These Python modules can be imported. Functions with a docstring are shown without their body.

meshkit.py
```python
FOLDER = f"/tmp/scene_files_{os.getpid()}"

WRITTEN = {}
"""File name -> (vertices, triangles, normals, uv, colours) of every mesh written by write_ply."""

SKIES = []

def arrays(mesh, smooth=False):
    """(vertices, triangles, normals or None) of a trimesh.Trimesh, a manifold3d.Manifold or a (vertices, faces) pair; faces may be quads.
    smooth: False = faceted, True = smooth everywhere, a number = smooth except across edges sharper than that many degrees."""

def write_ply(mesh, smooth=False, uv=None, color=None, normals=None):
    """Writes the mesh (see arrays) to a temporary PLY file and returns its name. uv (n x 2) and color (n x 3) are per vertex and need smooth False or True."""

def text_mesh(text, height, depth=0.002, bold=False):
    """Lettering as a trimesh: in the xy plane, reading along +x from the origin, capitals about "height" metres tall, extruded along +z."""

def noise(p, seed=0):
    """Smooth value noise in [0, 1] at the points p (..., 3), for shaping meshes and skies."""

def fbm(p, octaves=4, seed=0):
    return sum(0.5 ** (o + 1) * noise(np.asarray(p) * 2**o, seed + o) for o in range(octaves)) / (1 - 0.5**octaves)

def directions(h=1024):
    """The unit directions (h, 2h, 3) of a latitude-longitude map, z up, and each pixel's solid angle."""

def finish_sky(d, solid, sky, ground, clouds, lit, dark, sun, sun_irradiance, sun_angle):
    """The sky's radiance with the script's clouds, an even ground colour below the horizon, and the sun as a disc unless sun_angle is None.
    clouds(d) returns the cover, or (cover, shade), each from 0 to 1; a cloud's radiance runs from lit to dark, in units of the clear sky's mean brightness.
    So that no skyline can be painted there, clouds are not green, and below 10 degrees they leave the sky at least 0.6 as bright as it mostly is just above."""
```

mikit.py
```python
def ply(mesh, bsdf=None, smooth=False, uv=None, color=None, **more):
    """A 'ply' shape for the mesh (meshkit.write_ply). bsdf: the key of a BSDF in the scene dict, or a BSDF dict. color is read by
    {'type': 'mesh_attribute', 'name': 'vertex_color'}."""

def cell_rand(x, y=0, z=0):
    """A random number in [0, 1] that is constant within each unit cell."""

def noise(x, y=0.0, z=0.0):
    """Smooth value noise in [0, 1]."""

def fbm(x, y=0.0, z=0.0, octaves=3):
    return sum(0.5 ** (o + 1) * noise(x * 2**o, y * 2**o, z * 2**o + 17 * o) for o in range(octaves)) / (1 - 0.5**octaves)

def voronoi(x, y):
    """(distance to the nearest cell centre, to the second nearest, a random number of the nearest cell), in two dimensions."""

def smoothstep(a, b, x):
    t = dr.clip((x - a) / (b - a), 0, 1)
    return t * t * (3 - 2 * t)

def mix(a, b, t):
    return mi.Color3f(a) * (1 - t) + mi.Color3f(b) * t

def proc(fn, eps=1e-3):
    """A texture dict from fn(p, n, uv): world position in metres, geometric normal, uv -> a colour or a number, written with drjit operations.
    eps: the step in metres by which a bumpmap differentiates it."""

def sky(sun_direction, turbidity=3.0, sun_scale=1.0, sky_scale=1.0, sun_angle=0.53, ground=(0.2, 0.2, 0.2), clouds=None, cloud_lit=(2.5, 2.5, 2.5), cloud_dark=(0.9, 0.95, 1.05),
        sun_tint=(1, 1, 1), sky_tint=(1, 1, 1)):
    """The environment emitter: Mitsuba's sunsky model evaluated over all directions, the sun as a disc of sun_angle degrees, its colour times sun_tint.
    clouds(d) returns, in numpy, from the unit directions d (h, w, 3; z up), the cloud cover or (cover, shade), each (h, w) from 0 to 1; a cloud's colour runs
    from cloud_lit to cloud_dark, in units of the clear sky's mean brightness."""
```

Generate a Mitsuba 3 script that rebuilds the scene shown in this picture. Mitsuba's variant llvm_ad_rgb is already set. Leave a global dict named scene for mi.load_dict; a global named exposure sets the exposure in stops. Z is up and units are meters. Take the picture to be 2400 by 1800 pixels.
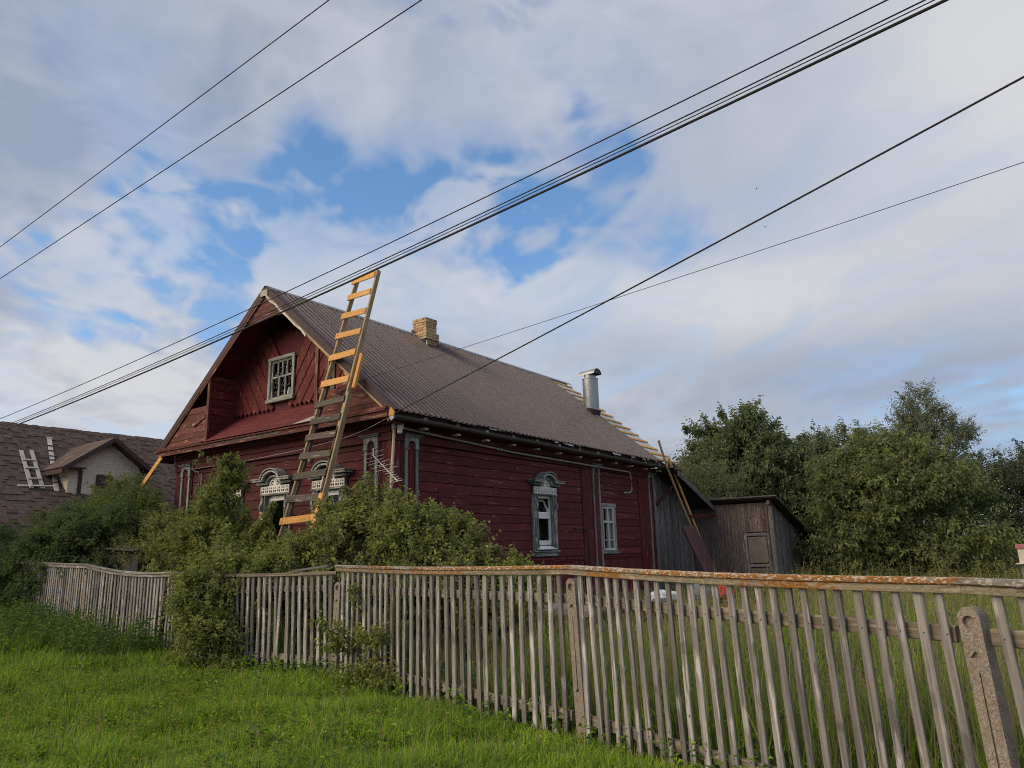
import math, numpy as np, trimesh, mitsuba as mi, drjit as dr, mikit, meshkit, manifold3d
import shapely.geometry as sg
import shapely.affinity as sa
import shapely.ops as so
from mikit import noise, fbm, smoothstep, mix, proc, cell_rand, voronoi

T = mi.ScalarTransform4f
scene, labels = {}, {}
A = lambda *v: np.array(v, float)
CAM = A(-10.0295, -10.1579, 1.6)
FWD = A(0.791936, 0.567227, 0.226031)
UPV = A(-0.168306, -0.153054, 0.973780)

# ------------------------------------------------------------------ camera, sky, exposure
scene['camera'] = {'type': 'perspective', 'fov': 71.25, 'fov_axis': 'x', 'near_clip': 0.05, 'far_clip': 3000.0,
                   'to_world': T().look_at(origin=CAM.tolist(), target=(CAM + FWD).tolist(), up=UPV.tolist())}
exposure = 2.62


def clouds(d):
    az = np.degrees(np.arctan2(d[..., 1], d[..., 0]))
    el = np.degrees(np.arcsin(np.clip(d[..., 2], -1, 1)))
    q = np.stack([d[..., 0], d[..., 1], 0 * d[..., 0]], -1) / (d[..., 2:3] + 0.14)
    # streaks drawn out along one wind direction
    w = np.stack([q[..., 0] * 0.62 + q[..., 1] * 0.78, (-q[..., 0] * 0.78 + q[..., 1] * 0.62) * 2.1, 0 * q[..., 0]], -1)
    warp = meshkit.fbm(w * 0.9 + 3.1, 4, 5) - 0.5
    warp2 = meshkit.fbm(q * 2.6 + 11, 4, 6) - 0.5
    w2 = w + warp[..., None] * A(1.0, 1.0, 0) + warp2[..., None] * A(.45, .45, 0)
    big = meshkit.fbm(w2 * 0.6 + 7, 4, 1) - .5
    fine = meshkit.fbm(w2 * 2.6 + 2.0, 6, 2) - .5
    puff = meshkit.fbm(q * 4.2 + warp[..., None] * 1.6 + warp2[..., None] * 1.2, 6, 9) - .5
    tiny = meshkit.fbm(q * 13.0 + warp2[..., None] * 5, 4, 12) - .5

    def blob(a, e, ra, re, j=1.0, pw=1.0):
        x = ((az - a + j * (fine * 22 + warp * 16) + 180) % 360 - 180) / ra
        y = (el - e + j * (puff * 9 + fine * 4)) / re
        return np.exp(-(x * x + y * y) ** pw)
    # gaps in the veil: (azimuth, elevation, half widths, depth)
    gap = np.zeros_like(az)
    for a, e, ra, re, s in ((54, 29.6, 5, 2.4, .95), (44, 28.6, 8.5, 3.2, .95), (38.5, 26.6, 7, 3.4, 1.0), (38.0, 23.3, 6, 1.5, .9), (60.5, 25.2, 7, 2.0, .95), (50, 26.5, 7, 2.2, .7),
                            (67.5, 18.6, 6, 2.2, 1.0), (64, 21.8, 6, 1.7, .7), (36, 39.5, 5, 1.8, .55), (30.5, 31.0, 4.5, 5, .5), (48, 41, 7, 2.0, .3), (25, 25, 5, 2.6, .35),
                            (-3, 9.0, 12, 2.4, .36), (2, 5.2, 9, 1.6, .2), (150, 40, 12, 5, .8), (-120, 38, 14, 5, .8), (-60, 50, 12, 5, .7), (100, 24, 9, 3, .7), (-150, 20, 12, 3, .7)):
        gap = np.maximum(gap, s * blob(a, e, ra, re, 1.0, 1.2))
    cover = .96 + .5 * np.clip(big + fine, -.5, .08) - .30 * blob(50, 27, 26, 8.5, .5) - .12 * blob(34, 38, 10, 4, .6) - .78 * np.clip(gap * (1.08 + 3.6 * fine + 3.0 * puff + 3.4 * tiny), 0, 1) - 0.10 * np.clip(-fine * 3, 0, 1)
    low = np.exp(-np.clip(el, 0, None) / 9.0)
    soft = np.exp(-(((az - 6) / 32) ** 2 + ((el - 21) / 19) ** 2) ** 2)       # the smooth veil in the brightest part
    rough = 1 - .86 * soft
    shade = 0.50 + (.85 * big + 1.0 * fine + .75 * puff + .75 * tiny) * rough
    shade += (0.42 * blob(74, 33, 13, 9, .5) + 0.2 * blob(60, 36, 16, 5, .5) + 0.42 * blob(0, 10, 14, 4.2, .25) + 0.32 * blob(13, 12.5, 12, 3.2, .25) + 0.30 * blob(27, 15, 6, 2.4, .4)
              + .35 * blob(8, 5, 20, 2.5, .2))
    shade -= (0.60 * blob(-4, 31, 12, 12, .2) + 0.50 * blob(18, 18.0, 13, 4, .3) + 0.55 * blob(34, 20.6, 8, 2.2, .5) + 0.55 * blob(53, 21, 9, 2.6, .6) + 0.40 * blob(68, 13, 12, 3.4, .6)
              + 0.45 * blob(31, 35.5, 5, 3.4, .6) + 0.30 * blob(50, 33, 7, 2.6, .6) + .35 * blob(60, 12, 8, 3, .6))
    shade -= 0.15 * low
    return np.clip(cover, 0, 1), np.clip(shade, 0, 1)


scene['sky'] = mikit.sky((-0.78, 0.50, 0.55), turbidity=3.0, sun_scale=0.40, sky_scale=1.0, sun_angle=58, ground=(0.12, 0.14, 0.07), clouds=clouds,
                         cloud_lit=(1.58, 1.60, 1.66), cloud_dark=(0.78, 0.91, 1.17), sun_tint=(0.95, 0.945, 0.93), sky_tint=(0.74, 0.85, 1.00))

# ------------------------------------------------------------------ materials
# one wood material for every board: uv.x = palette * 1000 + seed * 20 + metres along the grain, uv.y = metres across
PAL = {}
_pal = []


def pal(name, c, c2, grain=0.25, peel=None, amount=0.0, tone=0.25):
    PAL[name] = len(_pal)
    _pal.append((c, c2, grain, peel or c2, amount, tone))


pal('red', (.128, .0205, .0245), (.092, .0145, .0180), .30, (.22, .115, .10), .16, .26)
pal('red_front_shaded', (.076, .0130, .0165), (.052, .0088, .0115), .30, (.16, .085, .075), .13, .26)  # the wall red again, darkened to paint in the shade on the street wall
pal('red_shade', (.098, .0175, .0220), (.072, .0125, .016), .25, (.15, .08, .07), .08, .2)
pal('red_gable', (.150, .0260, .0235), (.104, .0165, .0165), .35, (.27, .15, .12), .16, .28)
pal('red_bare', (.140, .044, .033), (.088, .026, .0215), .65, (.29, .18, .14), .30, .3)
pal('grey_trim', (.225, .248, .250), (.15, .165, .165), .5, (.33, .33, .31), .4, .2)
pal('casing', (.190, .205, .200), (.11, .115, .11), .6, (.38, .38, .36), .5, .2)
pal('carved', (.74, .73, .70), (.60, .59, .57), .3, (.40, .39, .38), .2, .08)
pal('picket', (.235, .222, .215), (.130, .120, .114), .95, (.36, .35, .345), .3, .36)
pal('rail', (.205, .175, .130), (.125, .105, .078), .8, (.27, .24, .175), .35, .2)
pal('rail_l', (.23, .195, .135), (.14, .115, .08), .8, (.28, .245, .175), .35, .15)
pal('lichen', (.19, .17, .150), (.11, .095, .082), .7, (.28, .26, .24), .4, .2)
pal('fresh', (.60, .325, .105), (.50, .255, .075), .5, (.64, .41, .18), .2, .12)
pal('stud', (.40, .295, .17), (.29, .205, .12), .6, (.25, .20, .14), .3, .15)
pal('old_rung', (.105, .086, .072), (.060, .050, .041), .7, (.34, .31, .27), .16, .2)
pal('barn', (.195, .180, .186), (.110, .098, .102), .85, (.34, .31, .30), .25, .35)
pal('barn_brown', (.175, .138, .130), (.104, .080, .075), .85, (.33, .22, .15), .24, .35)
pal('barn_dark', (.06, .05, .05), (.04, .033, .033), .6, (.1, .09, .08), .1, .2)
pal('log', (.26, .17, .11), (.16, .10, .07), .6, (.34, .27, .2), .3, .3)
pal('frame_white', (.60, .59, .56), (.42, .41, .39), .5, (.30, .28, .26), .3, .1)
pal('green_frame', (.27, .315, .28), (.19, .215, .19), .6, (.36, .35, .31), .45, .1)
pal('white_board', (.55, .52, .49), (.42, .40, .38), .5, (.35, .33, .31), .3, .15)
pal('felt', (.110, .022, .023), (.088, .017, .018), .2, (.15, .05, .045), .15, .15)
pal('door_panel', (.20, .172, .155), (.14, .12, .108), .4, (.25, .22, .2), .2, .2)
pal('hide', (.40, .36, .32), (.30, .27, .24), .3, (.25, .22, .2), .2, .2)


def wood_color(p, n, uv):
    ux = mi.Float(uv.x)
    idx = dr.floor(ux / 1000.0)
    rest = ux - idx * 1000.0
    seed = dr.floor(rest / 20.0)
    along = rest - seed * 20.0
    across = mi.Float(uv.y)
    r = cell_rand(seed, idx, 3)
    r2 = cell_rand(seed, idx, 7)
    g = noise(along * 2.2 + r * 31, across * 85 + along * 1.5 + r2 * 60, idx)
    g2 = noise(along * 9.0 + r * 11, across * 240 + r2 * 17, idx + 5)
    gr = 0.65 * g + 0.35 * g2
    blot = fbm(along * 2.6 + r2 * 50, across * 9 + r * 20, seed, octaves=3)
    knot = smoothstep(0.80, 0.86, noise(along * 5 + r * 77, across * 22 + r2 * 33, 2.0))
    c, c2, pl = mi.Color3f(0), mi.Color3f(0), mi.Color3f(0)
    gs, am, tn = mi.Float(0), mi.Float(0), mi.Float(0)
    for i, (a, b, gg, pe, aa, tt) in enumerate(_pal):
        m = dr.abs(idx - i) < 0.5
        c = dr.select(m, mi.Color3f(a), c)
        c2 = dr.select(m, mi.Color3f(b), c2)
        pl = dr.select(m, mi.Color3f(pe), pl)
        gs = dr.select(m, gg, gs)
        am = dr.select(m, aa, am)
        tn = dr.select(m, tt, tn)
    t = dr.clip(0.5 + (gr - 0.5) * 2.4 * gs + (blot - 0.5) * 0.8, 0, 1)
    col = mix(c2, c, t)
    th = 1.0 - am
    f = fbm(along * 4.5 + r * 9, across * 30 + r2 * 7, seed + 3, octaves=3)
    peel = smoothstep(0.30 + 0.42 * th, 0.40 + 0.46 * th, f * 0.8 + 0.2 * gr)
    col = mix(col, pl, peel * 0.85)
    col = col * (1.0 - 0.35 * knot * gs)
    # orange and grey lichen crusts on the top rails
    cap = dr.abs(idx - PAL['lichen']) < 0.5
    low = dr.abs(idx - PAL['rail_l']) < 0.5
    zone = fbm(along * 1.3 + r * 40, 3.0, seed + 1, octaves=2)
    li = 0.55 * fbm(along * 19 + r * 23, across * 52 + r2 * 19, seed, octaves=3) + 0.45 * zone
    lo = smoothstep(0.43, 0.53, li) * dr.select(cap, mi.Float(1.0), dr.select(low, smoothstep(.47, .60, li), mi.Float(0.0)))
    col = mix(col, mix((.265, .100, .006), (.15, .066, .012), noise(along * 60, across * 90, seed)), lo * .92)
    crust = smoothstep(0.56, 0.66, fbm(along * 58 + r * 9, across * 110, seed + 2, octaves=2)) * dr.select(cap, mi.Float(.8), dr.select(low, mi.Float(.25), mi.Float(0.0)))
    col = mix(col, (.40, .39, .36), crust)
    return col * (1.0 + (r - 0.5) * 2 * tn)


wood_rough = 0.78
scene['wood'] = {'type': 'twosided', 'b': {'type': 'principled', 'base_color': proc(wood_color), 'roughness': 0.74, 'specular': 0.28}}


def two(color, rough=0.7, spec=0.3, metal=0.0, **k):
    c = color if isinstance(color, dict) else {'type': 'rgb', 'value': list(color)}
    return {'type': 'twosided', 'b': {'type': 'principled', 'base_color': c, 'roughness': rough, 'specular': spec, 'metallic': metal, **k}}


# leaves: uv.x = kind * 10 + random, uv.y = random
LEAF = [((.315, .360, .125), (.098, .138, .052)),   # 0 hedge rose
        ((.430, .440, .130), (.240, .275, .078)),   # 1 hedge young tips
        ((.150, .195, .085), (.078, .112, .056)),   # 2 lilac, dark
        ((.215, .310, .075), (.12, .195, .05)),   # 3 fresh green shrub
        ((.260, .280, .120), (.155, .178, .080)),   # 4 olive shrub
        ((.225, .270, .135), (.105, .142, .078)),   # 5 far maple
        ((.320, .375, .150), (.100, .145, .070)),   # 6 near fruit tree
        ((.255, .285, .190), (.165, .196, .130)),   # 7 birch
        ((.115, .140, .090), (.066, .086, .058)),   # 8 dark trees
        ((.345, .505, .058), (.150, .275, .038)),   # 9 lawn
        ((.300, .330, .115), (.140, .185, .062)),   # 10 meadow
        ((.400, .325, .185), (.24, .19, .10)),   # 11 dry stalks
        ((.140, .220, .062), (.066, .118, .040)),   # 12 weeds
        ((.290, .340, .045), (.190, .255, .036)),   # 13 ground elder
        ((0.440, 0.286, 0.033), (0.275, 0.209, 0.033)),         # 14 yellowed leaf
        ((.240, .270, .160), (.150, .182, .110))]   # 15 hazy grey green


def leaf_color(p, n, uv):
    ux = mi.Float(uv.x)
    k = dr.floor(ux / 10.0)
    r = dr.clip((ux - k * 10.0) / 9.0, 0, 1)
    a, b = mi.Color3f(0), mi.Color3f(0)
    for i, (x, y) in enumerate(LEAF):
        m = dr.abs(k - i) < 0.5
        a = dr.select(m, mi.Color3f(x), a)
        b = dr.select(m, mi.Color3f(y), b)
    return mix(b, a, r) * (0.82 + 0.36 * mi.Float(uv.y))


scene['leaf'] = {'type': 'principledthin', 'base_color': proc(leaf_color), 'roughness': 0.42, 'spec_trans': 0.0, 'diff_trans': 0.70, 'eta': 1.35}
scene['bark'] = two(proc(lambda p, n, uv: mix((.055, .045, .036), (.13, .11, .09), fbm(p.x * 14, p.y * 14, p.z * 3, octaves=2))), .9, .1)


def roof_col(p, n, uv):
    st = fbm(p.x * 1.1, p.y * 1.3, p.z * 1.3, octaves=3)
    spk = noise(p.x * 19, p.y * 4, p.z * 4)
    # soot and flux stains on the sheets below the chimney and below the flue
    def patch(x, y, rx, ry):
        return dr.exp(-(dr.square((p.x - x) / rx) + dr.square((p.y - y) / ry)))
    s = dr.clip(patch(4.75, 2.95, .38, .55) + patch(11.25, 1.35, .35, .45), 0, 1)
    base = mix((.048, .029, .040), (.061, .039, .051), st) * (0.9 + 0.2 * spk)
    return mix(base, (.030, .012, .014), s * .75)


scene['roof_metal'] = two(proc(roof_col), .34, .40)
scene['barge_metal'] = two((.058, .034, .038), .6, .2)
scene['sheet_maroon'] = two((.135, .070, .080), .5, .35)
scene['cap_metal'] = two((.16, .145, .150), .38, .5)
scene['gutter_metal'] = two((.060, .046, .046), .45, .4)
scene['galvanised'] = two(proc(lambda p, n, uv: mix((.24, .27, .30), (.36, .39, .42), fbm(p.x * 9, p.y * 9, p.z * 5, octaves=3))), .42, .5, .6)
scene['dark_metal'] = two((.03, .03, .034), .5, .4)
scene['pipe_grey'] = two((.30, .275, .27), .5, .4)
scene['mast_beige'] = two(proc(lambda p, n, uv: mix((.52, .42, .30), (.30, .17, .09), smoothstep(.52, .72, fbm(p.x * 30, p.y * 30, p.z * 6, octaves=2)))), .55, .35)
scene['bright_metal'] = two((.52, .52, .54), .35, .5, .6)
scene['ceramic'] = two((.62, .58, .52), .25, .5)
scene['plastic_white'] = two((.72, .72, .73), .32, .45)
scene['glass'] = {'type': 'thindielectric', 'int_ior': 1.28}
scene['old_glass'] = {'type': 'thindielectric', 'int_ior': 1.06}
scene['wire_black'] = two((.020, .020, .024), .5, .4)
scene['room_dark'] = two((.035, .03, .028), .9, .1)
scene['curtain'] = two((.34, .33, .31), .9, .1)
scene['membrane'] = two(proc(lambda p, n, uv: mix((.46, .47, .50), (.40, .46, .45), fbm(p.x * 2, p.y * 3, p.z * 2, octaves=2))), .6, .3)


def brick_col(p, n, uv):
    r = cell_rand(mi.Float(uv.x) * 1.0, 2, 9)
    r2 = cell_rand(mi.Float(uv.x) * 1.0, 5, 1)
    f = fbm(p.x * 22, p.y * 22, p.z * 22, octaves=3)
    c = mix((.44, .30, .17), (.60, .46, .30), r)
    c = mix(c, (.42, .24, .17), smoothstep(.7, .8, r2) * .8)
    c = mix(c, (.20, .155, .05), smoothstep(.52, .70, f) * .7)
    return c * (.75 + .5 * f)


scene['brick'] = two(proc(brick_col), .9, .15)
scene['mortar'] = two((.26, .215, .16), .95, .1)


def conc_col(p, n, uv):
    h = dr.select(dr.abs(n.x) > dr.abs(n.y), p.y, p.x)
    q = voronoi(h * 95, p.z * 95)
    q2 = voronoi(h * 210 + 3, p.z * 210)
    f = fbm(p.x * 7, p.y * 7, p.z * 4, octaves=3)
    c = mix((.27, .228, .195), (.18, .147, .125), q[2])
    c = mix(c, (.40, .36, .31), smoothstep(.75, .85, q2[2]) * .8)
    c = mix(c, (.10, .078, .064), (1 - smoothstep(.18, .34, q[0])) * smoothstep(.62, .7, cell_rand(dr.floor(q[2] * 9973), 1, 2)) * .9)
    c = mix(c, (.15, .12, .10), smoothstep(.55, .8, q2[0]) * .5)
    c = mix(c, (.19, .18, .14), smoothstep(.50, .70, f) * .5)
    return c * (.72 + .5 * f)


scene['pebble_concrete'] = two(proc(conc_col), .9, .15)


def shingle_col(p, n, uv):
    r = cell_rand(mi.Float(uv.x), 3, 1)
    f = noise(p.x * 60, p.y * 60, p.z * 60)
    return mix((.082, .063, .057), (.122, .094, .084), r) * (.8 + .4 * f)


scene['shingle'] = two(proc(shingle_col), .95, .1)
scene['siding'] = two((.68, .60, .49), .6, .25)
scene['brown_trim'] = two((.075, .048, .045), .6, .25)


def soil_col(p, n, uv):
    f = fbm(p.x * .7, p.y * .7, 0, octaves=3)
    return mix((.018, .026, .009), (.034, .044, .014), f)


scene['soil'] = two(proc(soil_col), .95, .05)
scene['slate'] = two((.21, .20, .20), .85, .2)
scene['white_bag'] = two((.62, .64, .68), .6, .3)
scene['red_cloth'] = two((.42, .035, .04), .8, .2)
scene['blue_cloth'] = two((.16, .20, .24), .8, .2)
scene['pink_paint'] = two((.36, .13, .15), .6, .3)
scene['cream_paint'] = two((.56, .52, .44), .6, .3)
scene['plastic_film'] = two((.30, .30, .31), .4, .4)


# ------------------------------------------------------------------ helpers
_names = {}


def key(name):
    n = _names.get(name, -1) + 1
    _names[name] = n
    return name if n == 0 else f'{name}_{n:03d}'


def tag(k, label=None, cat=None, group=None, kind=None):
    d = labels.setdefault(k, {})
    for a, b in (('label', label), ('category', cat), ('group', group), ('kind', kind)):
        if b:
            d[a] = b


def thing(name, label, cat, group=None):
    k = key(name)
    tag(k, label, cat, group)
    return k


def put(name, mesh, bsdf, smooth=False, parent=None, **t):
    """mesh: (V, F) or (V, F, UV)."""
    k = key(f'{parent}__{name}' if parent else name)
    uv = mesh[2] if len(mesh) > 2 else None
    scene[k] = mikit.ply((mesh[0], mesh[1]), bsdf, smooth=smooth, uv=uv)
    if t:
        tag(k, **t)
    return k


def join(ms):
    ms = [m for m in ms if m is not None]
    v, f, u, at = [], [], [], 0
    for m in ms:
        v.append(m[0]); f.append(np.asarray(m[1]) + at); at += len(m[0])
        if len(m) > 2:
            u.append(m[2])
    return (np.vstack(v), np.vstack(f), np.vstack(u)) if len(u) == len(ms) else (np.vstack(v), np.vstack(f))


def unit(v):
    v = np.asarray(v, float)
    return v / (np.linalg.norm(v, axis=-1, keepdims=True) + 1e-12)


_seed = [0]


def newseed():
    _seed[0] = (_seed[0] * 7 + 3) % 47
    _seed[0] += 1
    return _seed[0] % 48


_sr = np.random.default_rng(5)


def plank(path, w, t, wdir, p='red', ch=0.004, seed=None, wscale=None):
    """A chamfered board along the path (n x 3): w wide along wdir, t thick."""
    P = np.asarray(path, float)
    n = len(P)
    tang = unit(np.gradient(P, axis=0))
    ax = unit(P[-1] - P[0])
    wd = np.asarray(wdir, float)
    wd = unit(wd - ax * (wd @ ax))
    td = np.cross(ax, wd)
    ch = min(ch, w * .3, t * .3)
    prof = [(-w/2+ch, -t/2), (w/2-ch, -t/2), (w/2, -t/2+ch), (w/2, t/2-ch), (w/2-ch, t/2), (-w/2+ch, t/2), (-w/2, t/2-ch), (-w/2, -t/2+ch)]
    prof = np.array(prof)
    per = np.concatenate([[0], np.cumsum(np.linalg.norm(np.diff(np.vstack([prof, prof[:1]]), axis=0), axis=1))])
    L = np.concatenate([[0], np.cumsum(np.linalg.norm(np.diff(P, axis=0), axis=1))])
    sd = int(_sr.integers(0, 48)) if seed is None else seed
    base = PAL[p] * 1000 + sd * 20 + 2.0
    ws = np.ones(n) if wscale is None else np.asarray(wscale, float)
    rings = P[:, None] + (prof[None, :, 0:1] * ws[:, None, None]) * wd + prof[None, :, 1:2] * td
    V, F, U = [], [], []
    for k in range(8):
        k2 = (k + 1) % 8
        at = len(V) and sum(len(x) for x in V)
        V.append(np.concatenate([rings[:, k], rings[:, k2]]))
        U.append(np.concatenate([np.stack([base + L, np.full(n, per[k])], 1), np.stack([base + L, np.full(n, per[k + 1])], 1)]))
        i = np.arange(n - 1)
        F.append(np.concatenate([np.stack([i, i + n, i + n + 1], 1), np.stack([i, i + n + 1, i + 1], 1)]) + at)
    for e, s in ((0, 1), (n - 1, -1)):
        at = sum(len(x) for x in V)
        V.append(rings[e])
        U.append(np.stack([base + L[e] + prof[:, 0], 3 + prof[:, 1]], 1))
        fan = np.array([[0, j + 1, j] if s == 1 else [0, j, j + 1] for j in range(1, 7)])
        F.append(fan + at)
    return np.vstack(V), np.vstack(F)[:, ::-1], np.vstack(U)


def bx(x0, x1, y0, y1, z0, z1, p='red', ch=0.004, axis=None):
    """Axis-aligned chamfered box; the grain runs along its longest side or the given axis."""
    c, s = A(x0 + x1, y0 + y1, z0 + z1) / 2, A(x1 - x0, y1 - y0, z1 - z0)
    a = int(np.argmax(s)) if axis is None else axis
    o = [i for i in range(3) if i != a]
    e = np.eye(3)
    return plank([c - e[a] * s[a] / 2, c + e[a] * s[a] / 2], s[o[0]], s[o[1]], e[o[0]], p, ch)


def tri(m):
    return np.array(m.vertices), np.array(m.faces)


def extrude(poly, h, fn, p=None, seed=None, grain=1):
    """Extrude a shapely polygon by h; fn maps local (a, b, c) arrays (n x 3) to the world."""
    ms = []
    for g in getattr(poly, 'geoms', [poly]):
        if g.is_empty or g.area < 1e-6 or g.geom_type != 'Polygon':
            continue
        m = trimesh.creation.extrude_polygon(g, h, engine='earcut')
        m.unmerge_vertices()
        v = np.array(m.vertices)
        if p:
            sd = int(_sr.integers(0, 48)) if seed is None else seed
            o = v[:, grain] - v[:, grain].min()
            uv = np.stack([PAL[p] * 1000 + sd * 20 + 2 + o, v[:, 1 - grain]], 1)
            ms.append((fn(v), np.array(m.faces), uv))
        else:
            ms.append((fn(v), np.array(m.faces)))
    return join(ms) if ms else None


def tube(pts, r, sides=8, cap=True):
    P = np.asarray(pts, float)
    n = len(P)
    r = np.broadcast_to(r, (n,))
    t = unit(np.gradient(P, axis=0))
    ref = A(0, 0, 1) if abs(unit(P[-1] - P[0])[2]) < .9 else A(1, 0, 0)
    a = unit(np.cross(t, ref)); b = np.cross(t, a)
    an = np.arange(sides) * 2 * np.pi / sides
    V = (P[:, None] + r[:, None, None] * (np.cos(an)[None, :, None] * a[:, None] + np.sin(an)[None, :, None] * b[:, None])).reshape(-1, 3)
    i, j = np.meshgrid(np.arange(n - 1), np.arange(sides), indexing='ij')
    q = np.stack([i*sides+j, i*sides+(j+1) % sides, (i+1)*sides+(j+1) % sides, (i+1)*sides+j], -1).reshape(-1, 4)
    F = [q[:, [0, 1, 2]], q[:, [0, 2, 3]]]
    if cap:
        for e, k in ((0, 0), (n - 1, 1)):
            V = np.vstack([V, P[e]])
            c = len(V) - 1
            ring = e * sides + np.arange(sides)
            nx = e * sides + (np.arange(sides) + 1) % sides
            F.append(np.stack([np.full(sides, c), nx if k == 0 else ring, ring if k == 0 else nx], 1))
    return V, np.vstack(F)


def wooden(m, p, axis=2):
    """uv for a mesh of any shape."""
    v = m[0]
    sd = int(_sr.integers(0, 48))
    o = [i for i in range(3) if i != axis]
    return m[0], m[1], np.stack([PAL[p]*1000 + sd*20 + 2 + (v[:, axis]-v[:, axis].min()), v[:, o[0]] + .7 * v[:, o[1]]], 1)


def lathe(prof, c, axis=A(0, 0, 1), sides=10):
    """prof: (r, h) pairs along axis from c."""
    prof = np.asarray(prof, float)
    return tube([c + axis * h for _, h in prof], prof[:, 0], sides)


def cat(p0, p1, sag, n=24):
    t = np.linspace(0, 1, n)[:, None]
    P = p0 * (1 - t) + p1 * t
    P[:, 2] -= (4 * sag * t * (1 - t))[:, 0]
    return P


def sub_intervals(a, b, cuts):
    out = [(a, b)]
    for c0, c1 in cuts:
        out = [q for s, e in out for q in ((s, min(e, c0)), (max(s, c1), e)) if q[1] - q[0] > .02]
    return out


def ground_z(x, y):
    x, y = np.asarray(x, float), np.asarray(y, float)
    return (0.022 * np.clip(y + 1, 0, 14) + 0.05 * np.sin(x * .9 + 1) * np.sin(y * .7) * np.exp(-((x + 6) ** 2 + y ** 2) / 300)
            + 0.03 * np.sin(x * 2.1) * np.sin(y * 1.7 + 2) * np.exp(-((x + 6) ** 2 + y ** 2) / 200) - 0.02)


#@@PARTS@@
# ------------------------------------------------------------------ the house
WD, LN, YR, ZR, ZE, EY, X0, XR = 7.74, 11.95, 3.87, 7.80, 4.31, -0.385, -0.38, 13.2
H = thing('house', 'dark red wooden house with brown corrugated metal roof and carved grey window surrounds', 'house')
rng = np.random.default_rng(3)
SIDE = lambda v: np.stack([v[:, 0], -v[:, 2], v[:, 1]], 1)            # local (along, up, out) on the long wall y = 0
FRONT = lambda v: np.stack([-v[:, 2], v[:, 0], v[:, 1]], 1)           # the same on the street wall x = 0


def at(fn, a, z, n):
    return fn(np.array([[a, z, n]], float))[0]


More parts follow.
